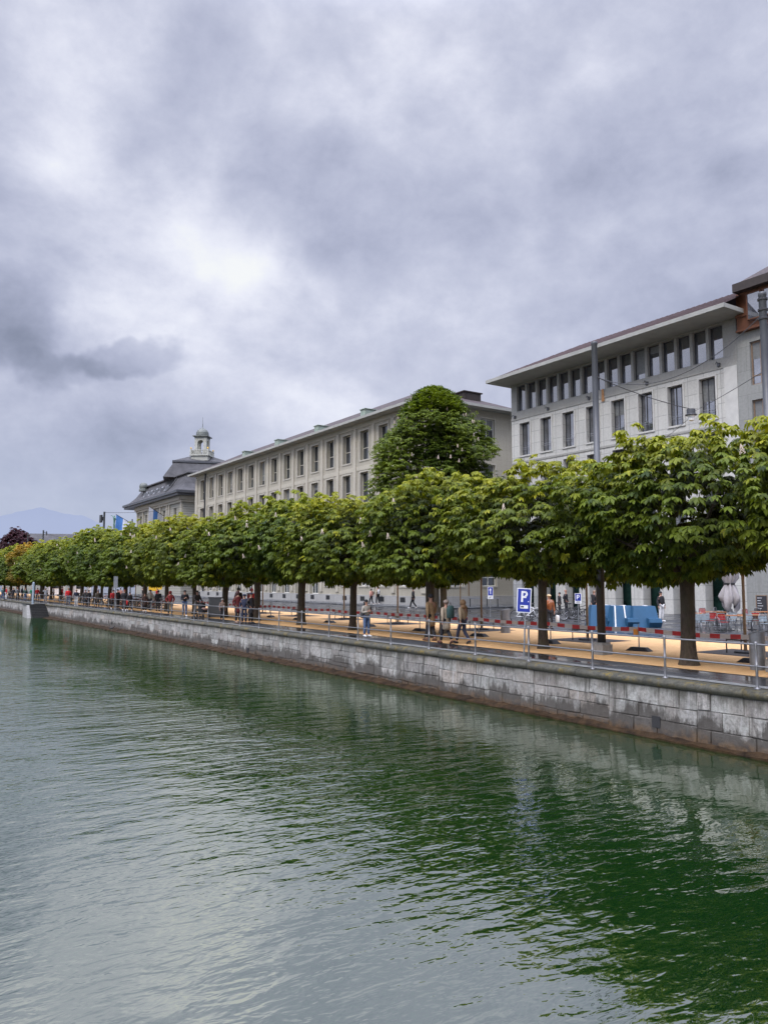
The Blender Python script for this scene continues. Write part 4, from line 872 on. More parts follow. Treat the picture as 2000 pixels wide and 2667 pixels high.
person(338, 1591, -80, 'person in a black jacket and white shoes beside the person with a red bag', 'walk', 'jacket', BLK, BLK, WHT, 'short', BLK, 1.55)
person(295, 1587, -88, 'person in a red vest and black trousers behind the railing', 'walk', 'jacket', REDC, BLK, WHT, 'short', BLK, 1.7)
person(306, 1586, -70, 'person in black right of the person in the red vest', 'stand', 'jacket', BLK, BLK, GREY, 'short', BLK, 1.75)
person(255, 1582, -90, 'person in a grey brown coat walking alone behind the railing', 'walk2', 'coat', (.09, .075, .06), BLK, BLK, 'short', (.1, .06, .04), 1.6)
person(231, 1581, -90, 'right one of a pair of people in black behind the railing', 'stand', 'jacket', BLK, BLK, BLK, 'short', BLK, 1.62)
person(222, 1581, -90, 'left one of a pair of people in black behind the railing', 'stand', 'coat', (.04, .04, .04), BLK, BLK, 'short', (.2, .18, .16), 1.68)
person(199, 1578, -95, 'person in a navy jacket and white trousers right of the red jacket', 'walk2', 'jacket', NAVY, WHT, WHT, 'short', (.1, .06, .03), 1.62)
person(178, 1577, -95, 'person in a bright red jacket and blue jeans behind the railing', 'walk2', 'jacket', (.6, .015, .02), (.1, .13, .18), BLK, 'short', (.3, .18, .12), 1.78)
person(119, 1568.6, -110, 'person in a white jacket taking a photo near the landing steps', 'photo', 'jacket', (.55, .57, .6), (.2, .23, .28), WHT, 'cap', (.7, .7, .7), 1.72)
FARP = [(98, 1566, REDC, BLK, 'dark red jacket', 'left of the person in white'), (84, 1566, GRN, BLK, 'bright green jacket', 'beside the pale blue pole'), (66, 1566, (.03, .06, .05), JEAN, 'dark green jacket', 'left of the green jacket'), (35, 1564, BLK, BLK, 'black jacket', 'near the far left trees'), (46, 1564, GREY, BLK, 'grey jacket', 'under the far left trees'), (7, 1562, (.12, .2, .2), JEAN, 'teal jacket', 'at the left edge'), (17, 1563, REDC, WHT, 'red vest', 'beside the teal jacket at the left edge'),
        (314, 1568, PINK, BLK, 'salmon top', 'among the distant bicycles'), (178+75, 1563, (.2, .3, .4), BLK, 'pale blue jacket', 'standing far beyond the trees'), (286, 1565, BLK, GREY, 'black coat', 'far beyond the trees left of the salmon top'), (162, 1563, REDC, BLK, 'red jacket', 'distant, left of the near red jacket'), (24, 1558, BEI, GREY, 'beige jacket', 'in the distance at the left edge'), (140, 1560, WHT, BLK, 'white top', 'distant, right of the white jacket'), (58, 1558, NAVY, BLK, 'navy jacket', 'distant, under the far left crowns'), (410, 1567, REDC, BLK, 'bright red jacket', 'under the yellow panels'), (372, 1566, BLK, GREY, 'black jacket', 'distant, beyond the bicycle rack')]
for i, (u, v, a, b, d, w) in enumerate(FARP):
    person(u, v, random.choice([-90, 90, 0, 180, -60]), 'distant person in a %s, %s' % (d, w), random.choice(['stand', 'walk', 'walk2']), 'jacket', a, b, BLK, 'short', random.choice([BLK, (.2, .1, .05)]), random.uniform(1.62, 1.8))
# carried things
def bag(name, u, v, z, sz, mt, label, cat, off=(0, 0), rz=0):
    x, y = G(u, v); t = thing(name, label, cat, (x+off[0], y+off[1], z), rz); b = MB(); h_ = sz[2]; b.lathe([(.40, 0), (.5, .06), (.5, .75), (.42, .92), (.25, 1.0)], 10); b.v = [(q[0]*sz[0], q[1]*sz[1], q[2]*h_) for q in b.v]; b.build('pouch', mt, t, True)
    b = MB(); b.tube([(0, -sz[1]*.25, sz[2]*.85), (0, 0, sz[2]*1.25), (0, sz[1]*.25, sz[2]*.85)], .012, 6); b.build('handle', M['lampd'], t); return t
bag('backpack', 1162, 1677.6, 1.0, (.2, .34, .48), cm((.03, .07, .07)), 'dark green backpack on the back of the person in the long beige coat', 'backpack', (0.06, -.2), R(90))
bag('backpack', 984, 1575.5, 1.15, (.2, .34, .5), cm((.5, .5, .5)), 'black and white backpack on the person in the beige jacket crossing the plaza', 'backpack', (0, -.2), R(90))
bag('handbag', 954, 1659, .82, (.14, .3, .26), cm(BLK), 'black shoulder bag at the hip of the woman with the phone', 'bag', (-.12, .1))
bag('shopping_bag', 1437, 1641, .38, (.10, .26, .36), M['white'], 'white carrier bag hanging from the hand of the man in the brown jacket', 'bag', (.3, -.1))
bag('handbag', 331, 1591, .5, (.15, .3, .4), cm((.5, .02, .02)), 'red bag carried near the railing beside the person with reddish hair', 'bag')
x, y = G(954, 1659); t = thing('mobile_phone', 'dark mobile phone held by the woman in blue jeans', 'phone', (x+.03, y-.33, 1.16)); MB().box(-.035, .035, -.005, .005, 0, .15).build('casing', M['black'], t)
MB().box(-.031, .031, .005, .007, .008, .142).build('screen', M['glass2'], t)
# pushchair
x, y = G(529, 1609); t = thing('pushchair', 'dark pushchair with a pale pink blanket pushed along the promenade', 'pushchair', (x, y, .012), R(-75)); b = MB()
for s_ in (-.24, .24): b.tube([(.38, s_, .12), (-.3, s_, .95)], .014, 6); b.tube([(-.32, s_, .12), (.1, s_, .55)], .014, 6)
b.tube([(-.3, -.24, .95), (-.3, .24, .95)], .016, 6); b.build('frame', M['lampd'], t); b = MB(); b.frus((-.25, .3, -.2, .2), (-.35, .2, -.22, .22), .35, .62); b.build('seat', M['black'], t)
b = MB(); b.ell((-.12, 0, .78), (.28, .24, .24), 12, 8); b.build('canopy', M['black'], t, True); b = MB(); b.ell((.12, 0, .58), (.22, .2, .1), 12, 6); b.build('blanket', cm((.5, .33, .3)), t, True)
for px_, s_ in ((.38, -.24), (.38, .24), (-.32, -.24), (-.32, .24)): b = MB(); b.tube([(px_, s_-.02, .1), (px_, s_+.02, .1)], .1, 14); b.build('wheel', M['tire'], t)
# bird on the footing
x, y = G(291, 1641, -1.38); b = skin_mesh('body', [(0, 0, .12, .07), (.12, 0, .14, .055), (.2, 0, .22, .03), (.24, 0, .28, .035), (.29, 0, .28, .01), (-.14, 0, .13, .04), (-.24, 0, .15, .012)], [(0, 1), (1, 2), (2, 3), (3, 4), (0, 5), (5, 6)]); b.materials.append(M['black'])
t = thing('coot', 'black water bird resting on the foot of the quay wall', 'bird', (x, y, WZ+.1), R(-20)); link('body', b, t); q = MB(); q.tube([(.3, 0, .28), (.35, 0, .27)], [.012, .003], 6); q.build('beak', M['white'], t); q = MB()
for s_ in (-.03, .03): q.tube([(0, s_, .0), (0, s_, .09)], .008, 5); q.box(-.01, .05, s_-.02, s_+.02, 0, .006)
q.build('legs', M['bronze'], t)

# ------------------------------------------------------------------ buildings
FRONT = lambda a, z, d: (d, a, z)           # facade facing -x: a runs along y, d is depth into the wall
def ENDF(a, z, d): return (a, d, z)          # facade facing -y
def fbox(mb, mp, a0, a1, z0, z1, d0, d1):
    vs = [mp(a, z, d) for d in (d0, d1) for z in (z0, z1) for a in (a0, a1)]
    return mb.add(vs, [(0, 1, 3, 2), (4, 6, 7, 5), (0, 4, 5, 1), (2, 3, 7, 6), (0, 2, 6, 4), (1, 5, 7, 3)])
def facade(mb, mp, a0, a1, z0, z1, holes, depth=.35):
    As = sorted({a0, a1, *[h[0] for h in holes], *[h[1] for h in holes]}); Zs = sorted({z0, z1, *[h[2] for h in holes], *[h[3] for h in holes]})
    for i in range(len(As)-1):
        for j in range(len(Zs)-1):
            ca, cz = (As[i]+As[i+1])/2, (Zs[j]+Zs[j+1])/2
            if any(h[0] < ca < h[1] and h[2] < cz < h[3] for h in holes): continue
            mb.add([mp(As[i], Zs[j], 0), mp(As[i+1], Zs[j], 0), mp(As[i+1], Zs[j+1], 0), mp(As[i], Zs[j+1], 0)], [(0, 1, 2, 3)])
    for h in holes:
        q = [(h[0], h[2]), (h[1], h[2]), (h[1], h[3]), (h[0], h[3])]
        for k in range(4):
            (a, z), (b, w) = q[k], q[(k+1) % 4]; mb.add([mp(a, z, 0), mp(b, w, 0), mp(b, w, depth), mp(a, z, depth)], [(0, 1, 2, 3)])
def window(parent, mp, a0, a1, z0, z1, depth, fm, gm_, vbars=(.5,), hbars=(), fw=.06, rail=False, name='window', sur=None):
    key = ('w', round(a1-a0, 3), round(z1-z0, 3), depth, fm.name, gm_.name, vbars, hbars, fw, mp is ENDF)
    W, H = a1-a0, z1-z0
    if key not in _m:
        b = MB()
        for r_ in ((0, fw, 0, H), (W-fw, W, 0, H), (fw, W-fw, 0, fw), (fw, W-fw, H-fw, H)): fbox(b, mp, *r_, depth-.07, depth)
        for t_ in vbars: fbox(b, mp, W*t_-fw*.5, W*t_+fw*.5, fw, H-fw, depth-.068, depth-.002)
        for t_ in hbars: fbox(b, mp, fw, W-fw, H*t_-fw*.45, H*t_+fw*.45, depth-.064, depth-.004)
        g_ = MB(); g_.add([mp(0, 0, depth-.02), mp(W, 0, depth-.02), mp(W, H, depth-.02), mp(0, H, depth-.02)], [(0, 1, 2, 3)])
        _m[key] = (b.mesh(name, fm), g_.mesh('pane', gm_))
    if sur and ('s',)+key not in _m:
        e, pr_, sm_ = sur; b = MB()
        for r_ in ((-e, 0, -e, H+e), (W, W+e, -e, H+e), (0, W, H, H+e), (0, W, -e, 0)): fbox(b, mp, *r_, -pr_, .0)
        _m[('s',)+key] = b.mesh('surround', sm_)
    me, gme = _m[key]; o = link(name, me, parent, mp(a0, z0, 0)); link('pane', gme, o)
    if random.random() < .3 and fm.name != 'copper_cladding':
        hb = H*random.choice([.25, .4, .55, .8]); q = MB(); q.add([mp(fw, H-hb, depth-.03), mp(W-fw, H-hb, depth-.03), mp(W-fw, H-fw, depth-.03), mp(fw, H-fw, depth-.03)], [(0, 1, 2, 3)]); link('blind', q.mesh('blind', M['blind']), o)
    if sur: link('surround', _m[('s',)+key], o)
    if rail:
        b = MB()
        for zz in (.55, .72): fbox(b, mp, .02, W-.02, zz, zz+.025, .06, .085)
        link('window_rail', b.mesh('window_rail', M['steel']), o)
    return o

# long building (B1): facade plane x=45.7, y 61.9..128.5
t = thing('long_office_building', 'long grey stone office building with rows of tall windows and low tiled roof', 'building', (45.7, 61.9, 0)); Y0 = 61.9; LEN = 128.5-61.9
wc = [65.9, 69.85, 73.75, 77.65, 81.6, 85.5, 89.45, 93.4, 97.4, 101.35, 105.25, 109.3, 113.3, 117.2, 121.2, 125.4]
rows = [(16.2, 19.55), (11.35, 14.8), (7.0, 9.9)]; holes = []; wins = []
for c in wc:
    for k, (z0, z1) in enumerate(rows): a = c-Y0; holes.append((a-.95, a+.85, z0, z1)); wins.append((a-.95, a+.85, z0, z1, k))
    gz = 2.0 if c < 83 else 1.0; a = c-Y0; holes.append((a-1.15, a+1.05, gz, 4.7)); wins.append((a-1.15, a+1.05, gz, 4.7, 9))
b = MB(); facade(b, FRONT, 0, LEN, 1.0 if False else .1, 20.5, holes, .42)
b.box(0.43, 22, LEN-.01, LEN+.0, .1, 20.5)
eh = [(7.0, 9.0, 16.7, 19.7), (11.7, 13.4, 16.7, 19.7), (7.0, 9.0, 11.6, 14.8), (11.7, 13.4, 11.6, 14.8), (2.6, 4.4, 16.7, 19.7), (2.6, 4.4, 11.6, 14.8), (2.6, 4.6, 2, 4.7), (7, 9, 2, 4.7)]
facade(b, ENDF, 0, 20, .1, 20.5, eh, .35); b.build('wall', M['b1'], t)
for i in range(len(wc)+1):
    c = (wc[i-1]+wc[i])/2-Y0 if 0 < i < len(wc) else (.45 if i == 0 else LEN-.35); w = .3 if 0 < i < len(wc) else .5
    b = MB(); b.box(-.14, .0, c-w, c+w, 1.3, 19.95); b.build('pilaster', M['b1p'], t)
for r_ in ((-.10, 19.95, 20.5), (-.05, 15.05, 15.55), (-.22, 5.3, 5.75)): MB().box(r_[0], 0, 0, LEN, r_[1], r_[2]).build('string_course', M['b1p'], t)
b = MB(); b.box(-.2, 0, -.02, LEN, 0.1, 1.0); b.box(-.02, 20, -.2, -.0, .1, 1.0); b.build('plinth', M['b1base'], t)
for (a0, a1, z0, z1, k) in wins: window(t, FRONT, a0, a1, z0, z1, .42, M['frame'] if k == 9 else M['surround'], M['glass'], (.34,) if k < 9 else (.33, .66), (.42,) if k < 9 else (.75,), .09, sur=(.16, .07, M['surround']))
for h in eh: window(t, ENDF, *h, .3, M['frame'], M['glass'], (.5,), (.33, .66), .08, sur=(.14, .05, M['surround']))
for c in wc:
    a = c-Y0; q = MB(); q.box(-.215, -.2, a-.45, a+.45, .35, .85); q.build('vent', M['lampd'], t)
b = MB(); o_ = 1.3; b.box(-o_, .8, -o_, LEN+.7, 20.5, 20.62); b.box(.8, 22, -o_, .5, 20.5, 20.62); b.box(-o_-.05, -o_, -o_-.05, LEN+.75, 20.5, 20.78); b.box(-o_, 22, -o_-.05, -o_, 20.5, 20.78); b.build('eave', M['soffit'], t)
b = MB(); x0, x1, y0, y1 = -o_, 13., -o_, LEN+.7; rz_ = 24.1; rx = 5.5
b.add([(x0, y0, 20.72), (x1, y0, 20.72), (x1, y1, 20.72), (x0, y1, 20.72), (rx, y0+8.0, rz_), (rx, y1-8, rz_)], [(0, 4, 5, 3), (0, 1, 4), (3, 5, 2), (1, 2, 5, 4)])
b.add([(6, y0, 20.73), (22, y0, 20.73), (22, 5, 22.75), (6, 5, 22.75), (22, 11, 20.73), (6, 11, 20.73)], [(0, 1, 2, 3), (3, 2, 4, 5), (1, 4, 2)]); b.build('roof', M['rooftile'], t)
for yy in (72.3-Y0, 83.2-Y0, 94.5-Y0, 105.6-Y0): q = MB(); q.box(-1.1, .9, yy-.5, yy+.5, 20.8, 21.55); q.box(-1.2, 1.0, yy-.6, yy+.6, 21.55, 21.62); q.build('roof_hatch', M['verd'], t)
q = MB(); q.box(6.2, 8.5, 1.6, 3.4, 20.9, 22.75); q.box(6.05, 8.65, 1.45, 3.55, 22.75, 22.87); q.box(6.5, 8.2, 1.57, 1.6, 21.5, 22.6); q.build('rooftop_vent_housing', M['darkmetal'], t)
q = MB(); q.tube([(-.25, LEN-4.9, 20.4), (-.25, LEN-4.9, 1)], .14, 8); q.build('downpipe', M['lampd'], t)

# pale stone building (B2): facade x=50, y 31..54.15
Y0 = 31.0; LEN = 23.15; t = thing('pale_stone_building', 'pale stone building with deep flat eave and a strip of narrow top floor windows', 'building', (50, Y0, 0))
tw = [33.0+1.345*k-.0 for k in range(16)]; mw = [33.4+2.705*k for k in range(8)]; top_h = [(c-Y0-.56, c-Y0+.56, 18.42, 20.85) for c in [32.62+1.3465*k for k in range(16)]]
mid = []
for z0, z1 in ((14.15, 17.2), (10.0, 13.1), (6.2, 9.1)): mid += [(c-Y0-.66, c-Y0+.66, z0, z1) for c in mw]
b = MB(); facade(b, FRONT, 0, LEN, 5.3, 17.75, mid, .38); b.add([(0, LEN, 5.3), (18, LEN, 5.3), (18, LEN, 21), (0, LEN, 21)], [(0, 1, 2, 3)]); b.add([(0, 0, 5.3), (18, 0, 5.3), (18, 0, 21), (0, 0, 21)], [(0, 3, 2, 1)])
for k in range(9):
    c = mw[0]-Y0-1.35+2.705*k; w = .56
    if k == 0: b.box(-.01, .9, 0, c+w, 0, 5.3)
    else: b.box(-.01, .9, c-w, min(c+w, LEN+.1), 0, 5.3)
b.build('wall', M['b2'], t)
b = MB(); facade(b, FRONT, 0, LEN, 17.75, 21.0, top_h, .38)
for r_ in ((17.62, 17.78), (13.45, 13.62), (9.4, 9.55), (5.3, 5.5)): b.box(-.06, .0, 0, LEN, *r_)
b.build('upper_band', M['b2d'], t)
MB().box(-.12, 0, 0, 1.0, 5.5, 17.6).build('corner_pier', M['surround2'], t)
for h in top_h: window(t, FRONT, *h, .36, M['dframe'], M['glass2'], (), (), .07)
for h in mid: window(t, FRONT, *h, .38, M['dframe'], M['glass2'], (.25, .62), (), .06, rail=True, sur=(.13, .09, M['surround2']))
b = MB(); b.add([(1.6, 0, 0), (1.6, LEN, 0), (1.6, LEN, 5.3), (1.6, 0, 5.3)], [(0, 1, 2, 3)]); b.build('shop_front', M['gglass'], t)
b = MB()
for k in range(18): c = k*1.353; b.box(1.5, 1.6, c-.05, c+.05, 0, 5.3)
b.box(1.5, 1.6, 0, LEN, 2.9, 3.05); b.box(0, 1.6, 0, LEN, 5.2, 5.3); b.build('door_frames', M['dframe'], t)
b = MB(); b.box(-2.7, .5, -.85, LEN+.45, 21.0, 21.1); b.box(-2.75, -2.7, -.9, LEN+.5, 21.0, 21.3); b.box(-2.7, .5, -.9, -.85, 21.0, 21.3); b.box(-2.7, .5, LEN+.45, LEN+.5, 21, 21.3); b.build('eave', M['soffit'], t)
b = MB(); b.add([(-2.7, -.9, 21.28), (-2.7, LEN+.5, 21.28), (4.5, LEN-5, 24.6), (4.5, -.9, 24.6), (12, -.9, 21.28), (12, LEN+.5, 21.28)], [(0, 3, 2, 1), (1, 2, 5), (3, 4, 5, 2)])
sl = Vector((7.2, 0, 3.32)).normalized()
for k in range(46):
    yy = -.7+k*.5; e = min(1, max(.02, (LEN+.5-yy)/5.5)); b.tube([(-2.68, yy, 21.31), (-2.68+7.18*e, yy, 21.31+3.32*e)], .028, 5)
b.build('roof', M['seam'], t)
for yy in (32.4, 38.6, 44.5, 49.3, 53.6):
    q = MB(); q.tube([(0, yy-Y0, 17.95), (-.35, yy-Y0, 18.1), (-.45, yy-Y0, 17.9)], .03, 6); q.box(-.16, -.02, yy-Y0-.1, yy-Y0+.1, 17.8, 18.05); q.build('wall_bracket', M['lamp'], t)
q = MB(); q.add([(-.094+.0, 43.05-Y0-.22, 17.35), (-.094, 43.05-Y0+.1, 17.35), (-.094, 43.05-Y0+.07, 18.4), (-.094, 43.05-Y0-.15, 18.4)], [(0, 1, 2, 3)]); q.build('rust_streak', M['rust'], t)

# building with copper bay (B3)
t = thing('copper_bay_building', 'grey building with copper clad bay under a dark roof at the right edge', 'building', (49.9, 31.0, 0))
mid = [(-a-1.35, -a, z0, z1) for a in (1.0, 4.0, 7.0, 10.0) for z0, z1 in ((15.9, 18.95), (11.8, 14.85), (7.6, 10.6))]
b = MB(); facade(b, FRONT, -16, -.02, 0, 19.9, mid, .3); b.add([(0, -.02, 0), (12, -.02, 0), (12, -.02, 22.8), (0, -.02, 19.9)], [(0, 1, 2, 3)]); b.build('wall', M['b3'], t)
for h in mid: window(t, FRONT, *h, .25, M['wood'], M['glass2'], (.5,), (.22,), .09)
ch = [(-a-1.05, -a, 20.3, 22.2) for a in (1.25, 2.45, 4.0, 5.2, 6.8, 8.0)]
b = MB(); mp = lambda a, z, d: (d-.35, a, z); facade(b, mp, -16, -.35, 19.85, 22.45, ch, .2); b.add([mp(-.35, 19.85, 0), mp(-.35, 22.45, 0), mp(-.35, 22.45, 3), mp(-.35, 19.85, 3)], [(0, 1, 2, 3)])
fbox(b, mp, -16, -.3, 19.72, 19.85, -.12, .4); fbox(b, mp, -16, -.3, 20.75, 20.9, -.1, -.002); b.build('copper_bay', M['copper'], t)
for h in ch: window(t, mp, *h, .16, M['copper'], M['glass2'], (), (), .07)
b = MB(); b.box(-1.0, 3, -16, -.6, 22.45, 22.6); b.add([(-1.0, -.6, 22.9), (-1.0, -16, 22.9), (4.5, -16, 27.0), (4.5, -6, 27.0), (10, -.6, 22.9)], [(0, 3, 2, 1), (0, 4, 3)]); b.build('roof', [M['rooftile']], t)
q = MB(); q.box(-1.06, -1.0, -16, -.55, 22.4, 22.98); q.box(-1.0, 3, -.6, -.54, 22.4, 22.95); q.build('fascia', M['darkmetal'], t)

# building with cupola (B0): facade x=45.7, y 135..164
Y0 = 135.3; LEN = 28.6; t = thing('cupola_building', 'old grey stone building with slate mansard roof and a small domed open cupola', 'building', (45.7, Y0, 0))
b = MB(); hs = []
wcs = [4.2, 10.6, 14.6, 18.4, 22.2, 26.0]
for c in wcs: hs += [(c-.7, c+.7, z0, z1) for z0, z1 in ((12.6, 16.0), (7.2, 10.4), (1.6, 5.2))]
facade(b, FRONT, 0, LEN, 0, 17.9, hs, .35); eh = [(2.5, 4.0, 12.6, 16), (7, 8.5, 12.6, 16)]
facade(b, ENDF, 0, 26, 0, 17.9, eh, .35); b.build('wall', M['b0'], t)
for h in hs: window(t, FRONT, *h, .33, M['surround'], M['glass'], (.5,), (.6,), .1)
for h in eh: window(t, ENDF, *h, .33, M['surround'], M['glass'], (.5,), (.6,), .1)
b = MB()
for c in (.5, 7.3, 8.6, 12.6, 16.5, 20.3, 24.1, 28.1): b.box(-.25, 0, c-.32, c+.32, 6.0, 16.8)
b.box(-.35, 0, -.2, LEN, 16.8, 17.2); b.box(-.2, 26, -.35, 0, 16.8, 17.2); b.box(-.6, 0, -.4, LEN+.3, 17.2, 17.9)
b.box(-.6, 26, -.6, 0, 17.2, 17.9); b.build('cornice', M['surround'], t)
b = MB(); b.box(-1.5, 26, -1.5, LEN+5.0, 17.9, 18.3); b.box(-1.8, 26, -1.8, LEN+5.2, 18.3, 18.75); b.build('eave', M['lamp'], t)
b = MB(); prof = [(-1.7, 18.75), (-.6, 19.3), (.4, 20.3), (1.6, 22.2), (1.2, 22.35), (1.3, 22.6), (3.5, 23.2)]
for k in range(len(prof)-1):
    (d0, z0), (d1, z1) = prof[k], prof[k+1]; f = lambda d: (d, 24-d, d, LEN+3.5-d)
    p, q = f(d0), f(d1); b.add([(p[0], p[2], z0), (p[1], p[2], z0), (p[1], p[3], z0), (p[0], p[3], z0), (q[0], q[2], z1), (q[1], q[2], z1), (q[1], q[3], z1), (q[0], q[3], z1)], [(0, 1, 5, 4), (1, 2, 6, 5), (2, 3, 7, 6), (3, 0, 4, 7)])
b.build('mansard_roof', M['slate'], t)
for k in range(5):
    yy = 9.5+k*3.4; q = MB(); q.add([(-.25, yy, 19.75), (-.25, yy+1.2, 19.75), (.55, yy+1.2, 21.0), (.55, yy, 21.0)], [(0, 1, 2, 3)]); q.box(-.3, .5, yy-.12, yy, 19.6, 20.6); q.build('skylight', M['bare'], t)
q = MB(); q.tube([(-.7, 7.9, 19.3), (.35, 7.9, 20.45), (1.5, 7.9, 22.2)], .16, 6); q.build('roof_rib', M['lampd'], t)
q = MB(); q.ell((.8, 27.5, 22.4), (.9, .9, .9), 12, 8); q.lathe([(.95, 0), (.95, .4), (.5, .8)], 12, (.8, 27.5, 21.4)); q.build('round_dormer', M['leadroof'], t)
# upper block, turned towards the lake
cx, cy = 52.1-45.7, 146.6-Y0; rt = Matrix.Translation((cx+1.6, cy+1.5, 0)) @ Matrix.Rotation(R(-19), 4, 'Z')   # local -y faces the viewer
b = MB(); b.frus((-7.2, 7.2, -6.5, 6.5), (-5.3, 5.3, -4.8, 4.8), 22.3, 25.4); b.xf(rt); b.build('upper_roof', M['slate'], t)
b = MB(); b.box(-5.6, 5.6, -5.0, 5.0, 25.4, 25.75); b.mi = 1; b.frus((-5.4, 5.4, -4.9, 4.9), (-1.9, 1.9, -1.9, 1.9), 25.75, 27.2); b.xf(rt); b.build('upper_cornice', [M['lamp'], M['slate']], t)
rt2 = Matrix.Translation((cx+.7, cy-1.0, 0)) @ Matrix.Rotation(R(-38), 4, 'Z')
cu = tag(thing('x', None, None), None, None); bpy.data.objects.remove(cu)
b = MB(); b.box(-1.9, 1.9, -1.9, 1.9, 26.0, 27.1); b.box(-2.2, 2.2, -2.2, 2.2, 27.1, 27.4)
for s_ in (-1, 1):
    for q_ in (-1, 1): b.box(s_*1.95-.18, s_*1.95+.18, q_*1.95-.18, q_*1.95+.18, 27.4, 28.6)
    b.box(-1.8, 1.8, s_*1.95-.1, s_*1.95+.1, 28.3, 28.45); b.box(s_*1.95-.1, s_*1.95+.1, -1.8, 1.8, 28.3, 28.45)
    for k in range(9): w = -1.6+k*.4; b.box(w-.07, w+.07, s_*1.95-.06, s_*1.95+.06, 27.4, 28.3); b.box(s_*1.95-.06, s_*1.95+.06, w-.07, w+.07, 27.4, 28.3)
b.xf(rt2); cup = b.build('cupola', M['cream'], t)
b = MB()
for s_ in (-1, 1):
    for q_ in (-1, 1): b.box(s_*1.02-.33, s_*1.02+.33, q_*1.02-.33, q_*1.02+.33, 27.4, 31.3)
    n = 10
    for k in range(n):   # arch heads
        a0, a1 = math.pi*k/n, math.pi*(k+1)/n; r_ = .69
        for ax_ in (0, 1):
            P = lambda a, w, zt=None: ((r_*math.cos(a) if zt is None else r_*math.cos(a)), s_*1.2+w, 30.1+r_*math.sin(a)) if ax_ == 0 else (s_*1.2+w, r_*math.cos(a), 30.1+r_*math.sin(a))
            T = lambda a, w: (r_*math.cos(a), s_*1.2+w, 31.3) if ax_ == 0 else (s_*1.2+w, r_*math.cos(a), 31.3)
            b.add([P(a0, -.1), P(a1, -.1), T(a1, -.1), T(a0, -.1), P(a0, .1), P(a1, .1), T(a1, .1), T(a0, .1)], [(0, 1, 2, 3), (7, 6, 5, 4), (0, 4, 5, 1)])
b.xf(rt2); b.build('arcade', M['cream'], cup)
cup.scale = (.86, .86, .86); cup.location = Vector((cx+.7, cy-1.0, 26.0))*.14
b = MB(); b.box(-1.4, 1.4, -1.4, 1.4, 31.3, 31.6); b.box(-1.75, 1.75, -1.75, 1.75, 31.6, 31.8); b.xf(rt2)
b.lathe([(1.45, 0), (1.45, .35), (1.38, .9), (1.1, 1.4), (.65, 1.75), (.2, 1.95), (.08, 2.2), (.07, 2.9), (.045, 3.0), (.03, 4.6)], 20, (cx+.7, cy-1.0, 31.8)); b.build('dome', M['leadroof'], cup, False)
for s_, q_ in ((-1, -1), (1, -1), (1, 1), (-1, 1)):
    q = MB(); q.ell((s_*1.95, q_*1.95, 28.8), (.18, .18, .22), 8, 6); q.xf(rt2); q.build('finial', M['yellow'], cup)

# far building, left
x, y = 44, 235; t = thing('far_pavilion', 'distant low building with a pale green grey roof beyond the trees', 'building', (x, y, 0), R(-20)); MB().box(-14, 3, -3, 8, 0, 12).build('wall', M['b0'], t)
b = MB(); b.frus((-15, 4, -4, 9), (-8, 4, 0, 5), 12, 16.2); b.build('roof', M['slate'], t)
for k in range(6): MB().box(-13+k*2.6, -11.6+k*2.6, -3.04, -3.0, 3, 6).build('window', M['glass'], t)
# low white kiosk things under the far crowns
for i, (u, v, w, h, mt, lb) in enumerate([(200, 1556, 2.2, 3.2, 'white', 'white delivery van parked far off beneath the trees'), (130, 1553, 2.2, 3.0, 'white', 'white van parked at the far end beyond the trees')]):
    x, y = G(u, v); t = thing('parked_van', lb, 'van', (x, y, 0), R(80+20*i)); b = MB(); b.frus((-2.4, 1.5, -1, 1), (-2.35, 1.4, -.9, .9), .35, 2.4); b.frus((1.5, 2.6, -1, 1), (1.4, 1.9, -.88, .88), .35, 1.6); b.frus((1.4, 1.95, -.88, .88), (1.3, 1.45, -.85, .85), 1.6, 2.35); b.build('body', M[mt], t)
    MB().box(.5, 1.3, -.975, -.96, 1.5, 2.1).build('window', M['glass'], t); MB().box(-2.43, -2.40, -.7, .7, 1.4, 2.1).build('window', M['glass'], t)
    for px_ in (-1.6, 1.7):
        for s_ in (-1, 1): b = MB(); b.tube([(px_, s_*.8, .36), (px_, s_*1.0, .36)], .36, 14); b.build('wheel', M['tire'], t)
    MB().box(2.58, 2.62, -.85, -.5, .75, .95).build('headlight', M['chrome'], t); MB().box(2.58, 2.62, .5, .85, .75, .95).build('headlight', M['chrome'], t)
for i, (u, v) in enumerate([(396, 1531), (405, 1533), (414, 1529)]):
    p = dirpt(u, v, 43.5); t = thing('yellow_panel', 'yellow panel on a post before the cupola building, %s from the left' % ORD[i], 'panel', (p.x, p.y, 0), heading(u), 'yellow panels under the trees'); MB().box(-.03, .03, -.55, .55, p.z-.45, p.z+.45).build('panel', M['yellow'], t); MB().tube([(.07, 0, 0), (.07, 0, p.z)], .05, 8).build('post', M['steel'], t)
# white columns far left below crowns
for i, (u, v) in enumerate([(193, 1554), (163, 1553), (232, 1556)]):
    x, y = G(u, v+6); t = thing('advertising_column', 'white round column standing beyond the far trees, %s from the left' % ORD[[1, 0, 2][i]], 'column', (x, y, 0), 0, 'white columns beyond the far trees'); MB().lathe([(.32, 0), (.3, .2), (.28, 3.2), (.34, 3.25), (.1, 3.5)], 14).build('shaft', M['white'], t); MB().lathe([(.4, 0), (.4, .12), (.33, .14)], 14).build('base', M['kerb'], t)
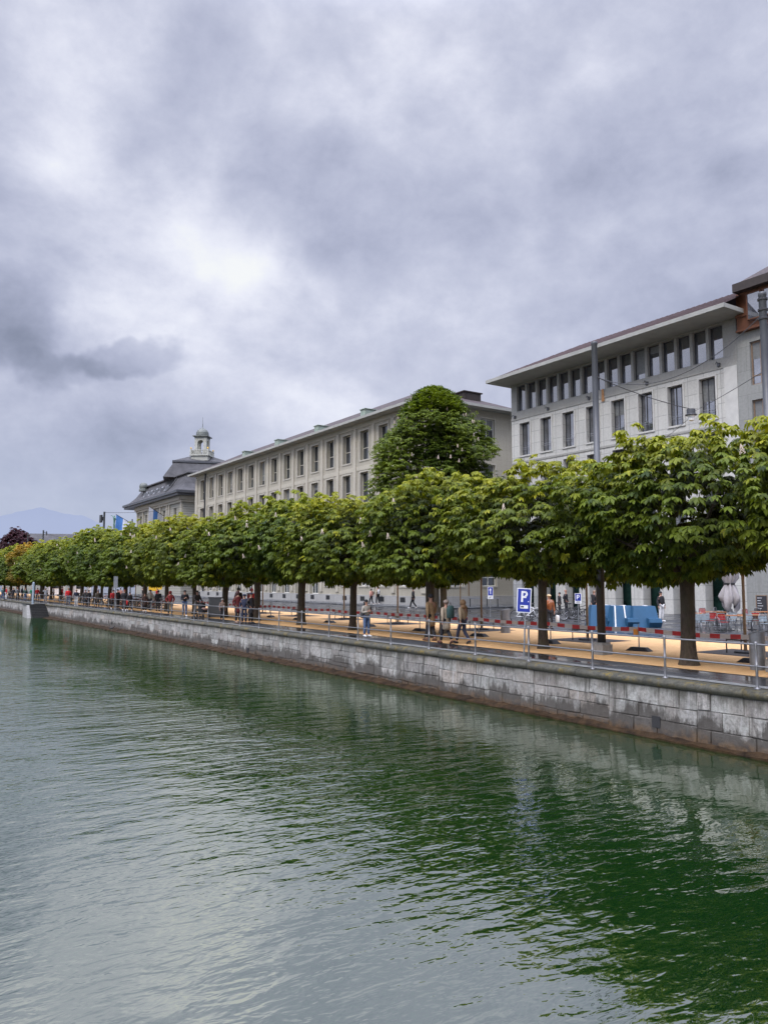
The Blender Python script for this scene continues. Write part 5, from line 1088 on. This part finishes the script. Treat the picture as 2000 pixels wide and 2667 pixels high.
# tree stakes by the long building
for i, (u, v) in enumerate([(1199, 1580), (1221, 1578), (1231, 1577), (1232, 1579)][:3]):
    x, y = G(u, v); t = thing('wooden_stake', 'tall wooden stake before the long building, %s from the left' % ORD[i], 'stake', (x, y, 0), 0, 'wooden stakes on the plaza'); MB().tube([(0, 0, 0), (0, 0, 2.9)], .06, 8).build('shaft', M['barks'], t); MB().box(-.12, .12, -.12, .12, 0, .05).build('foot', M['conc'], t)
for i, u in enumerate((1238, 1282)):
    x, y = G(u, 1583); t = thing('plaza_bench', 'pale topped bench before the long building, %s from the left' % ORD[i], 'bench', (x, y, 0), heading(u), 'benches on the plaza'); MB().box(-.25, .25, -.65, .65, .85, .92).build('seat', M['bare'], t)
    for s_ in (-.5, .5): MB().box(-.2, .2, s_-.04, s_+.04, 0, .85).build('leg', M['lampd'], t)
# flags
def flagthing(p0, p1, label, drop, n=3):
    t = thing('flag', label, 'flag', tuple(p0)); d = Vector(p1)-Vector(p0); MB().tube([(0, 0, 0), d*1.04], [.06, .04], 6).build('flagpole', M['lampd'], t)
    b = MB(); k = 24; m = 8; w = d.length
    for i in range(k+1):
        s_ = i/k; top = d*s_ if False else d*(.12+.88*s_)
        for j in range(m+1):
            h = j/m; wob = .22*math.sin(s_*9+h*2)*h
            b.v.append((top.x+wob*.6-.2*h, top.y+wob-.25*h*s_, top.z-h*drop*(1.0-.25*(1-s_))))
    for i in range(k):
        for j in range(m): a = i*(m+1)+j; b.f.append([a, a+1, a+m+2, a+m+1]); b.m.append(0 if (i*n//k) % 2 == 0 else 1); b.c.append(None)
    b.build('cloth', [M['fwhite'], M['fblue']], t, True)
pa = dirpt(428, 1344, 44.8); flagthing(pa, dirpt(389, 1319, 41.0), 'white and blue striped flag on a slanting pole at the cupola building', 3.8, 3)
t = thing('flag_mast', 'grey mast carrying the smaller flag left of the cupola building', 'mast', (dirpt(345, 1364, 40).x, dirpt(345, 1364, 40).y, 0)); MB().tube([(0, 0, 0), (0, 0, 14.2)], .12, 8).build('shaft', M['lamp'], t); MB().lathe([(.4, 0), (.4, .1), (.15, .12)], 10).build('base', M['conc'], t)
flagthing(dirpt(344, 1364, 39.9), dirpt(304, 1340, 37.0), 'smaller white and blue flag left of the cupola building, half hidden by the leaves', 3.6, 2)
# bronze figure with outstretched arm
p = dirpt(298, 1378, 30); t = thing('statue', 'small green bronze figure with an outstretched arm above the row, left of the flags', 'statue', (p.x, p.y, 0)); MB().lathe([(.5, 0), (.45, .3), (.22, .6), (.2, p.z-.15), (.3, p.z)], 12).build('column', M['conc'], t)
b = skin_mesh('figure', [(0, 0, .95, .13), (0, 0, 1.3, .15), (0, 0, 1.62, .08), (0, 0, 1.72, .09), (0, .1, .5, .08), (0, .1, .05, .06), (0, -.1, .5, .08), (0, -.1, .05, .06), (0, .2, 1.45, .07), (0, .6, 1.7, .05), (0, 1.0, 1.8, .04), (0, -.22, 1.4, .06), (.1, -.3, 1.1, .05)], [(0, 1), (1, 2), (2, 3), (0, 4), (4, 5), (0, 6), (6, 7), (1, 8), (8, 9), (9, 10), (1, 11), (11, 12)]); b.materials.append(M['bronze'])
o = link('figure', b, t, (0, 0, p.z), (0, 0, R(10))); o.scale = (1.2, 1.2, 1.2)

# ------------------------------------------------------------------ sky, sun, camera
w = bpy.data.worlds.new('World'); sc.world = w; w.use_nodes = True; nt = w.node_tree; bg = nt.nodes['Background']
SUN_EL, SUN_AZ = R(48), R(205)
sky = N(nt, 'ShaderNodeTexSky'); sky.sky_type = 'NISHITA'; sky.sun_disc = False; sky.sun_elevation = SUN_EL; sky.sun_rotation = R(245)
tc = N(nt, 'ShaderNodeTexCoord'); D = tc.outputs['Generated']
sp = N(nt, 'ShaderNodeSeparateXYZ'); nt.links.new(D, sp.inputs[0]); dz = sp.outputs[2]
zc = math_(nt, 'ADD', math_(nt, 'MAXIMUM', dz, 0.0), .22)
cb = N(nt, 'ShaderNodeCombineXYZ'); nt.links.new(math_(nt, 'DIVIDE', sp.outputs[0], zc), cb.inputs[0]); nt.links.new(math_(nt, 'DIVIDE', sp.outputs[1], zc), cb.inputs[1])
PL = cb.outputs[0]
def vnoise(vec, s, d, r, dist=0.0, off=(0, 0, 0), scl=(1, 1, 1)):
    mp_ = N(nt, 'ShaderNodeMapping'); mp_.inputs['Location'].default_value = off; mp_.inputs['Scale'].default_value = scl; nt.links.new(vec, mp_.inputs[0]); return noise(nt, mp_.outputs[0], s, d, r, dist)
big = vnoise(PL, .85, 4, .5, .1, (3.1, 1.7, 0)); med = vnoise(D, 3.4, 8, .58, .12, (7, 2, 0), (1, 1, 1.5)); fin = vnoise(D, 9.5, 7, .62, .15, (1, 4, 2), (1, 1, 1.3))
soft = vnoise(D, 3.0, 4, .5, .4, (5, 5, 1))
# warp the look-up direction a little so that the large masses get ragged edges
wn = N(nt, 'ShaderNodeTexNoise'); wn.inputs['Scale'].default_value = 4.5; wn.inputs['Detail'].default_value = 5; wn.inputs['Roughness'].default_value = .6; nt.links.new(D, wn.inputs['Vector'])
vs_ = N(nt, 'ShaderNodeVectorMath'); vs_.operation = 'SUBTRACT'; nt.links.new(wn.outputs['Color'], vs_.inputs[0]); vs_.inputs[1].default_value = (.5, .5, .5)
vm = N(nt, 'ShaderNodeVectorMath'); vm.operation = 'SCALE'; nt.links.new(vs_.outputs[0], vm.inputs[0]); vm.inputs['Scale'].default_value = .15
va = N(nt, 'ShaderNodeVectorMath'); va.operation = 'ADD'; nt.links.new(D, va.inputs[0]); nt.links.new(vm.outputs[0], va.inputs[1])
vn = N(nt, 'ShaderNodeVectorMath'); vn.operation = 'NORMALIZE'; nt.links.new(va.outputs[0], vn.inputs[0]); DW = vn.outputs[0]
def blob(u, v, deg, amp, sharp=False):
    r = Vector(ray(u, v)).normalized(); d_ = N(nt, 'ShaderNodeVectorMath'); d_.operation = 'DOT_PRODUCT'; nt.links.new(DW, d_.inputs[0]); d_.inputs[1].default_value = r
    return math_(nt, 'MULTIPLY', mapr(nt, d_.outputs['Value'], math.cos(R(deg)), math.cos(R(deg*(.7 if sharp else .05))), 0, 1, True), amp)
def ell_blob(u, v, du, dv, amp, edge=.55, rot=0.0):
    r_ = Vector(ray(u, v)).normalized(); rg = r_.cross(Vector((0, 0, 1))).normalized(); up_ = rg.cross(r_); q = []
    a_, b_ = rg*math.cos(R(rot))+up_*math.sin(R(rot)), up_*math.cos(R(rot))-rg*math.sin(R(rot))
    for ax_, dg in ((a_, du), (b_, dv)):
        d_ = N(nt, 'ShaderNodeVectorMath'); d_.operation = 'DOT_PRODUCT'; nt.links.new(DW, d_.inputs[0]); d_.inputs[1].default_value = ax_/math.sin(R(dg)); q.append(math_(nt, 'POWER', math_(nt, 'ABSOLUTE', d_.outputs['Value']), 2.0))
    return math_(nt, 'MULTIPLY', mapr(nt, math_(nt, 'ADD', q[0], q[1]), 1.15, edge, 0, 1, True), amp)
val = math_(nt, 'ADD', math_(nt, 'MULTIPLY', math_(nt, 'SUBTRACT', big, .5), .75), math_(nt, 'MULTIPLY', math_(nt, 'SUBTRACT', med, .5), 1.05))
val = math_(nt, 'ADD', val, math_(nt, 'MULTIPLY', math_(nt, 'SUBTRACT', fin, .5), .5)); val = math_(nt, 'ADD', val, .535)
for bl in [(590, 560, 7, .17), (460, 740, 8, .18), (650, 850, 8, .12), (330, 690, 6, .05), (100, 260, 9, .14), (330, 430, 9, .10), (760, 420, 8, .06), (1080, 240, 8, .10), (1600, 700, 8, .05), (330, 860, 6, .08), (900, 900, 8, .08),
           (1050, 560, 9, -.10), (500, 330, 8, -.05), (1400, 300, 8, .02), (150, 1150, 8, -.06)]:
    val = math_(nt, 'ADD', val, blob(*bl))
for bl in [(-40, 780, 5.2, 3.4, -.17, .4), (70, 890, 3.2, 1.6, -.10, .2), (345, 928, 4.8, 1.5, -.21, .4, 2), (150, 930, 3.5, 1.4, -.12, .3)]:
    val = math_(nt, 'ADD', val, ell_blob(*bl))
cr = N(nt, 'ShaderNodeValToRGB'); nt.links.new(val, cr.inputs[0]); cr.color_ramp.interpolation = 'B_SPLINE'
el = cr.color_ramp.elements; el[0].position = 0.0; el[0].color = (.20, .225, .31, 1); el[1].position = 1.0; el[1].color = (1.0, 1.02, 1.08, 1)
for p_, c_ in ((.22, (.315, .345, .465)), (.42, (.46, .49, .645)), (.62, (.60, .63, .775)), (.80, (.80, .82, .95))): e = el.new(p_); e.color = (*c_, 1)
# low sky clears towards a paler blue
low = mapr(nt, dz, .02, .24, .75, 0, True); clouds = mix(nt, low, cr.outputs[0], mix(nt, mapr(nt, soft, .35, .65), (.375, .44, .62), (.47, .525, .685)))
# overcast overhead, out of view, brightened to add light on the scene
fwd_ = N(nt, 'ShaderNodeVectorMath'); fwd_.operation = 'DOT_PRODUCT'; nt.links.new(D, fwd_.inputs[0]); fwd_.inputs[1].default_value = Vector((-.85, -.5, .3)).normalized()
back = mapr(nt, fwd_.outputs['Value'], .05, .6, 1.0, 1.9, True)      # unseen sky behind the viewer brightened to light facades and trees
br_ = math_(nt, 'MULTIPLY', mapr(nt, dz, .60, .85, 1.0, 5.0, True), back); vb = N(nt, 'ShaderNodeVectorMath'); vb.operation = 'SCALE'; nt.links.new(clouds, vb.inputs[0]); nt.links.new(math_(nt, 'MULTIPLY', br_, 10.0), vb.inputs['Scale'])
nt.links.new(mix(nt, .93, sky.outputs[0], vb.outputs[0]), bg.inputs[0]); bg.inputs[1].default_value = .1
ld = bpy.data.lights.new('sun', 'SUN'); ld.energy = 1.5; ld.angle = R(16); ld.color = (1, .92, .80); lo = bpy.data.objects.new('sun', ld); COL.objects.link(lo)
sd = Vector((-math.cos(R(25))*math.cos(SUN_EL), -math.sin(R(25))*math.cos(SUN_EL), math.sin(SUN_EL)))   # from over the lake, behind the viewer's left
lo.rotation_euler = sd.to_track_quat('Z', 'Y').to_euler()
cd = bpy.data.cameras.new('camera'); cam = bpy.data.objects.new('camera', cd); COL.objects.link(cam); sc.camera = cam
cam.location = (0, 0, CH); cam.rotation_euler = (R(90)+PITCH, 0, -YAW); cd.sensor_fit = 'VERTICAL'; cd.sensor_height = 24; cd.lens = 24*F/2667; cd.clip_start = .1; cd.clip_end = 9000
sc.view_settings.view_transform = 'Standard'; sc.view_settings.look = 'None'; sc.view_settings.exposure = 0
cy_ = sc.cycles; cy_.use_denoising = True; cy_.max_bounces = 6; cy_.diffuse_bounces = 3; cy_.glossy_bounces = 3; cy_.transmission_bounces = 3; cy_.transparent_max_bounces = 4; cy_.use_adaptive_sampling = True; cy_.adaptive_threshold = .02; cy_.caustics_reflective = False; cy_.caustics_refractive = False
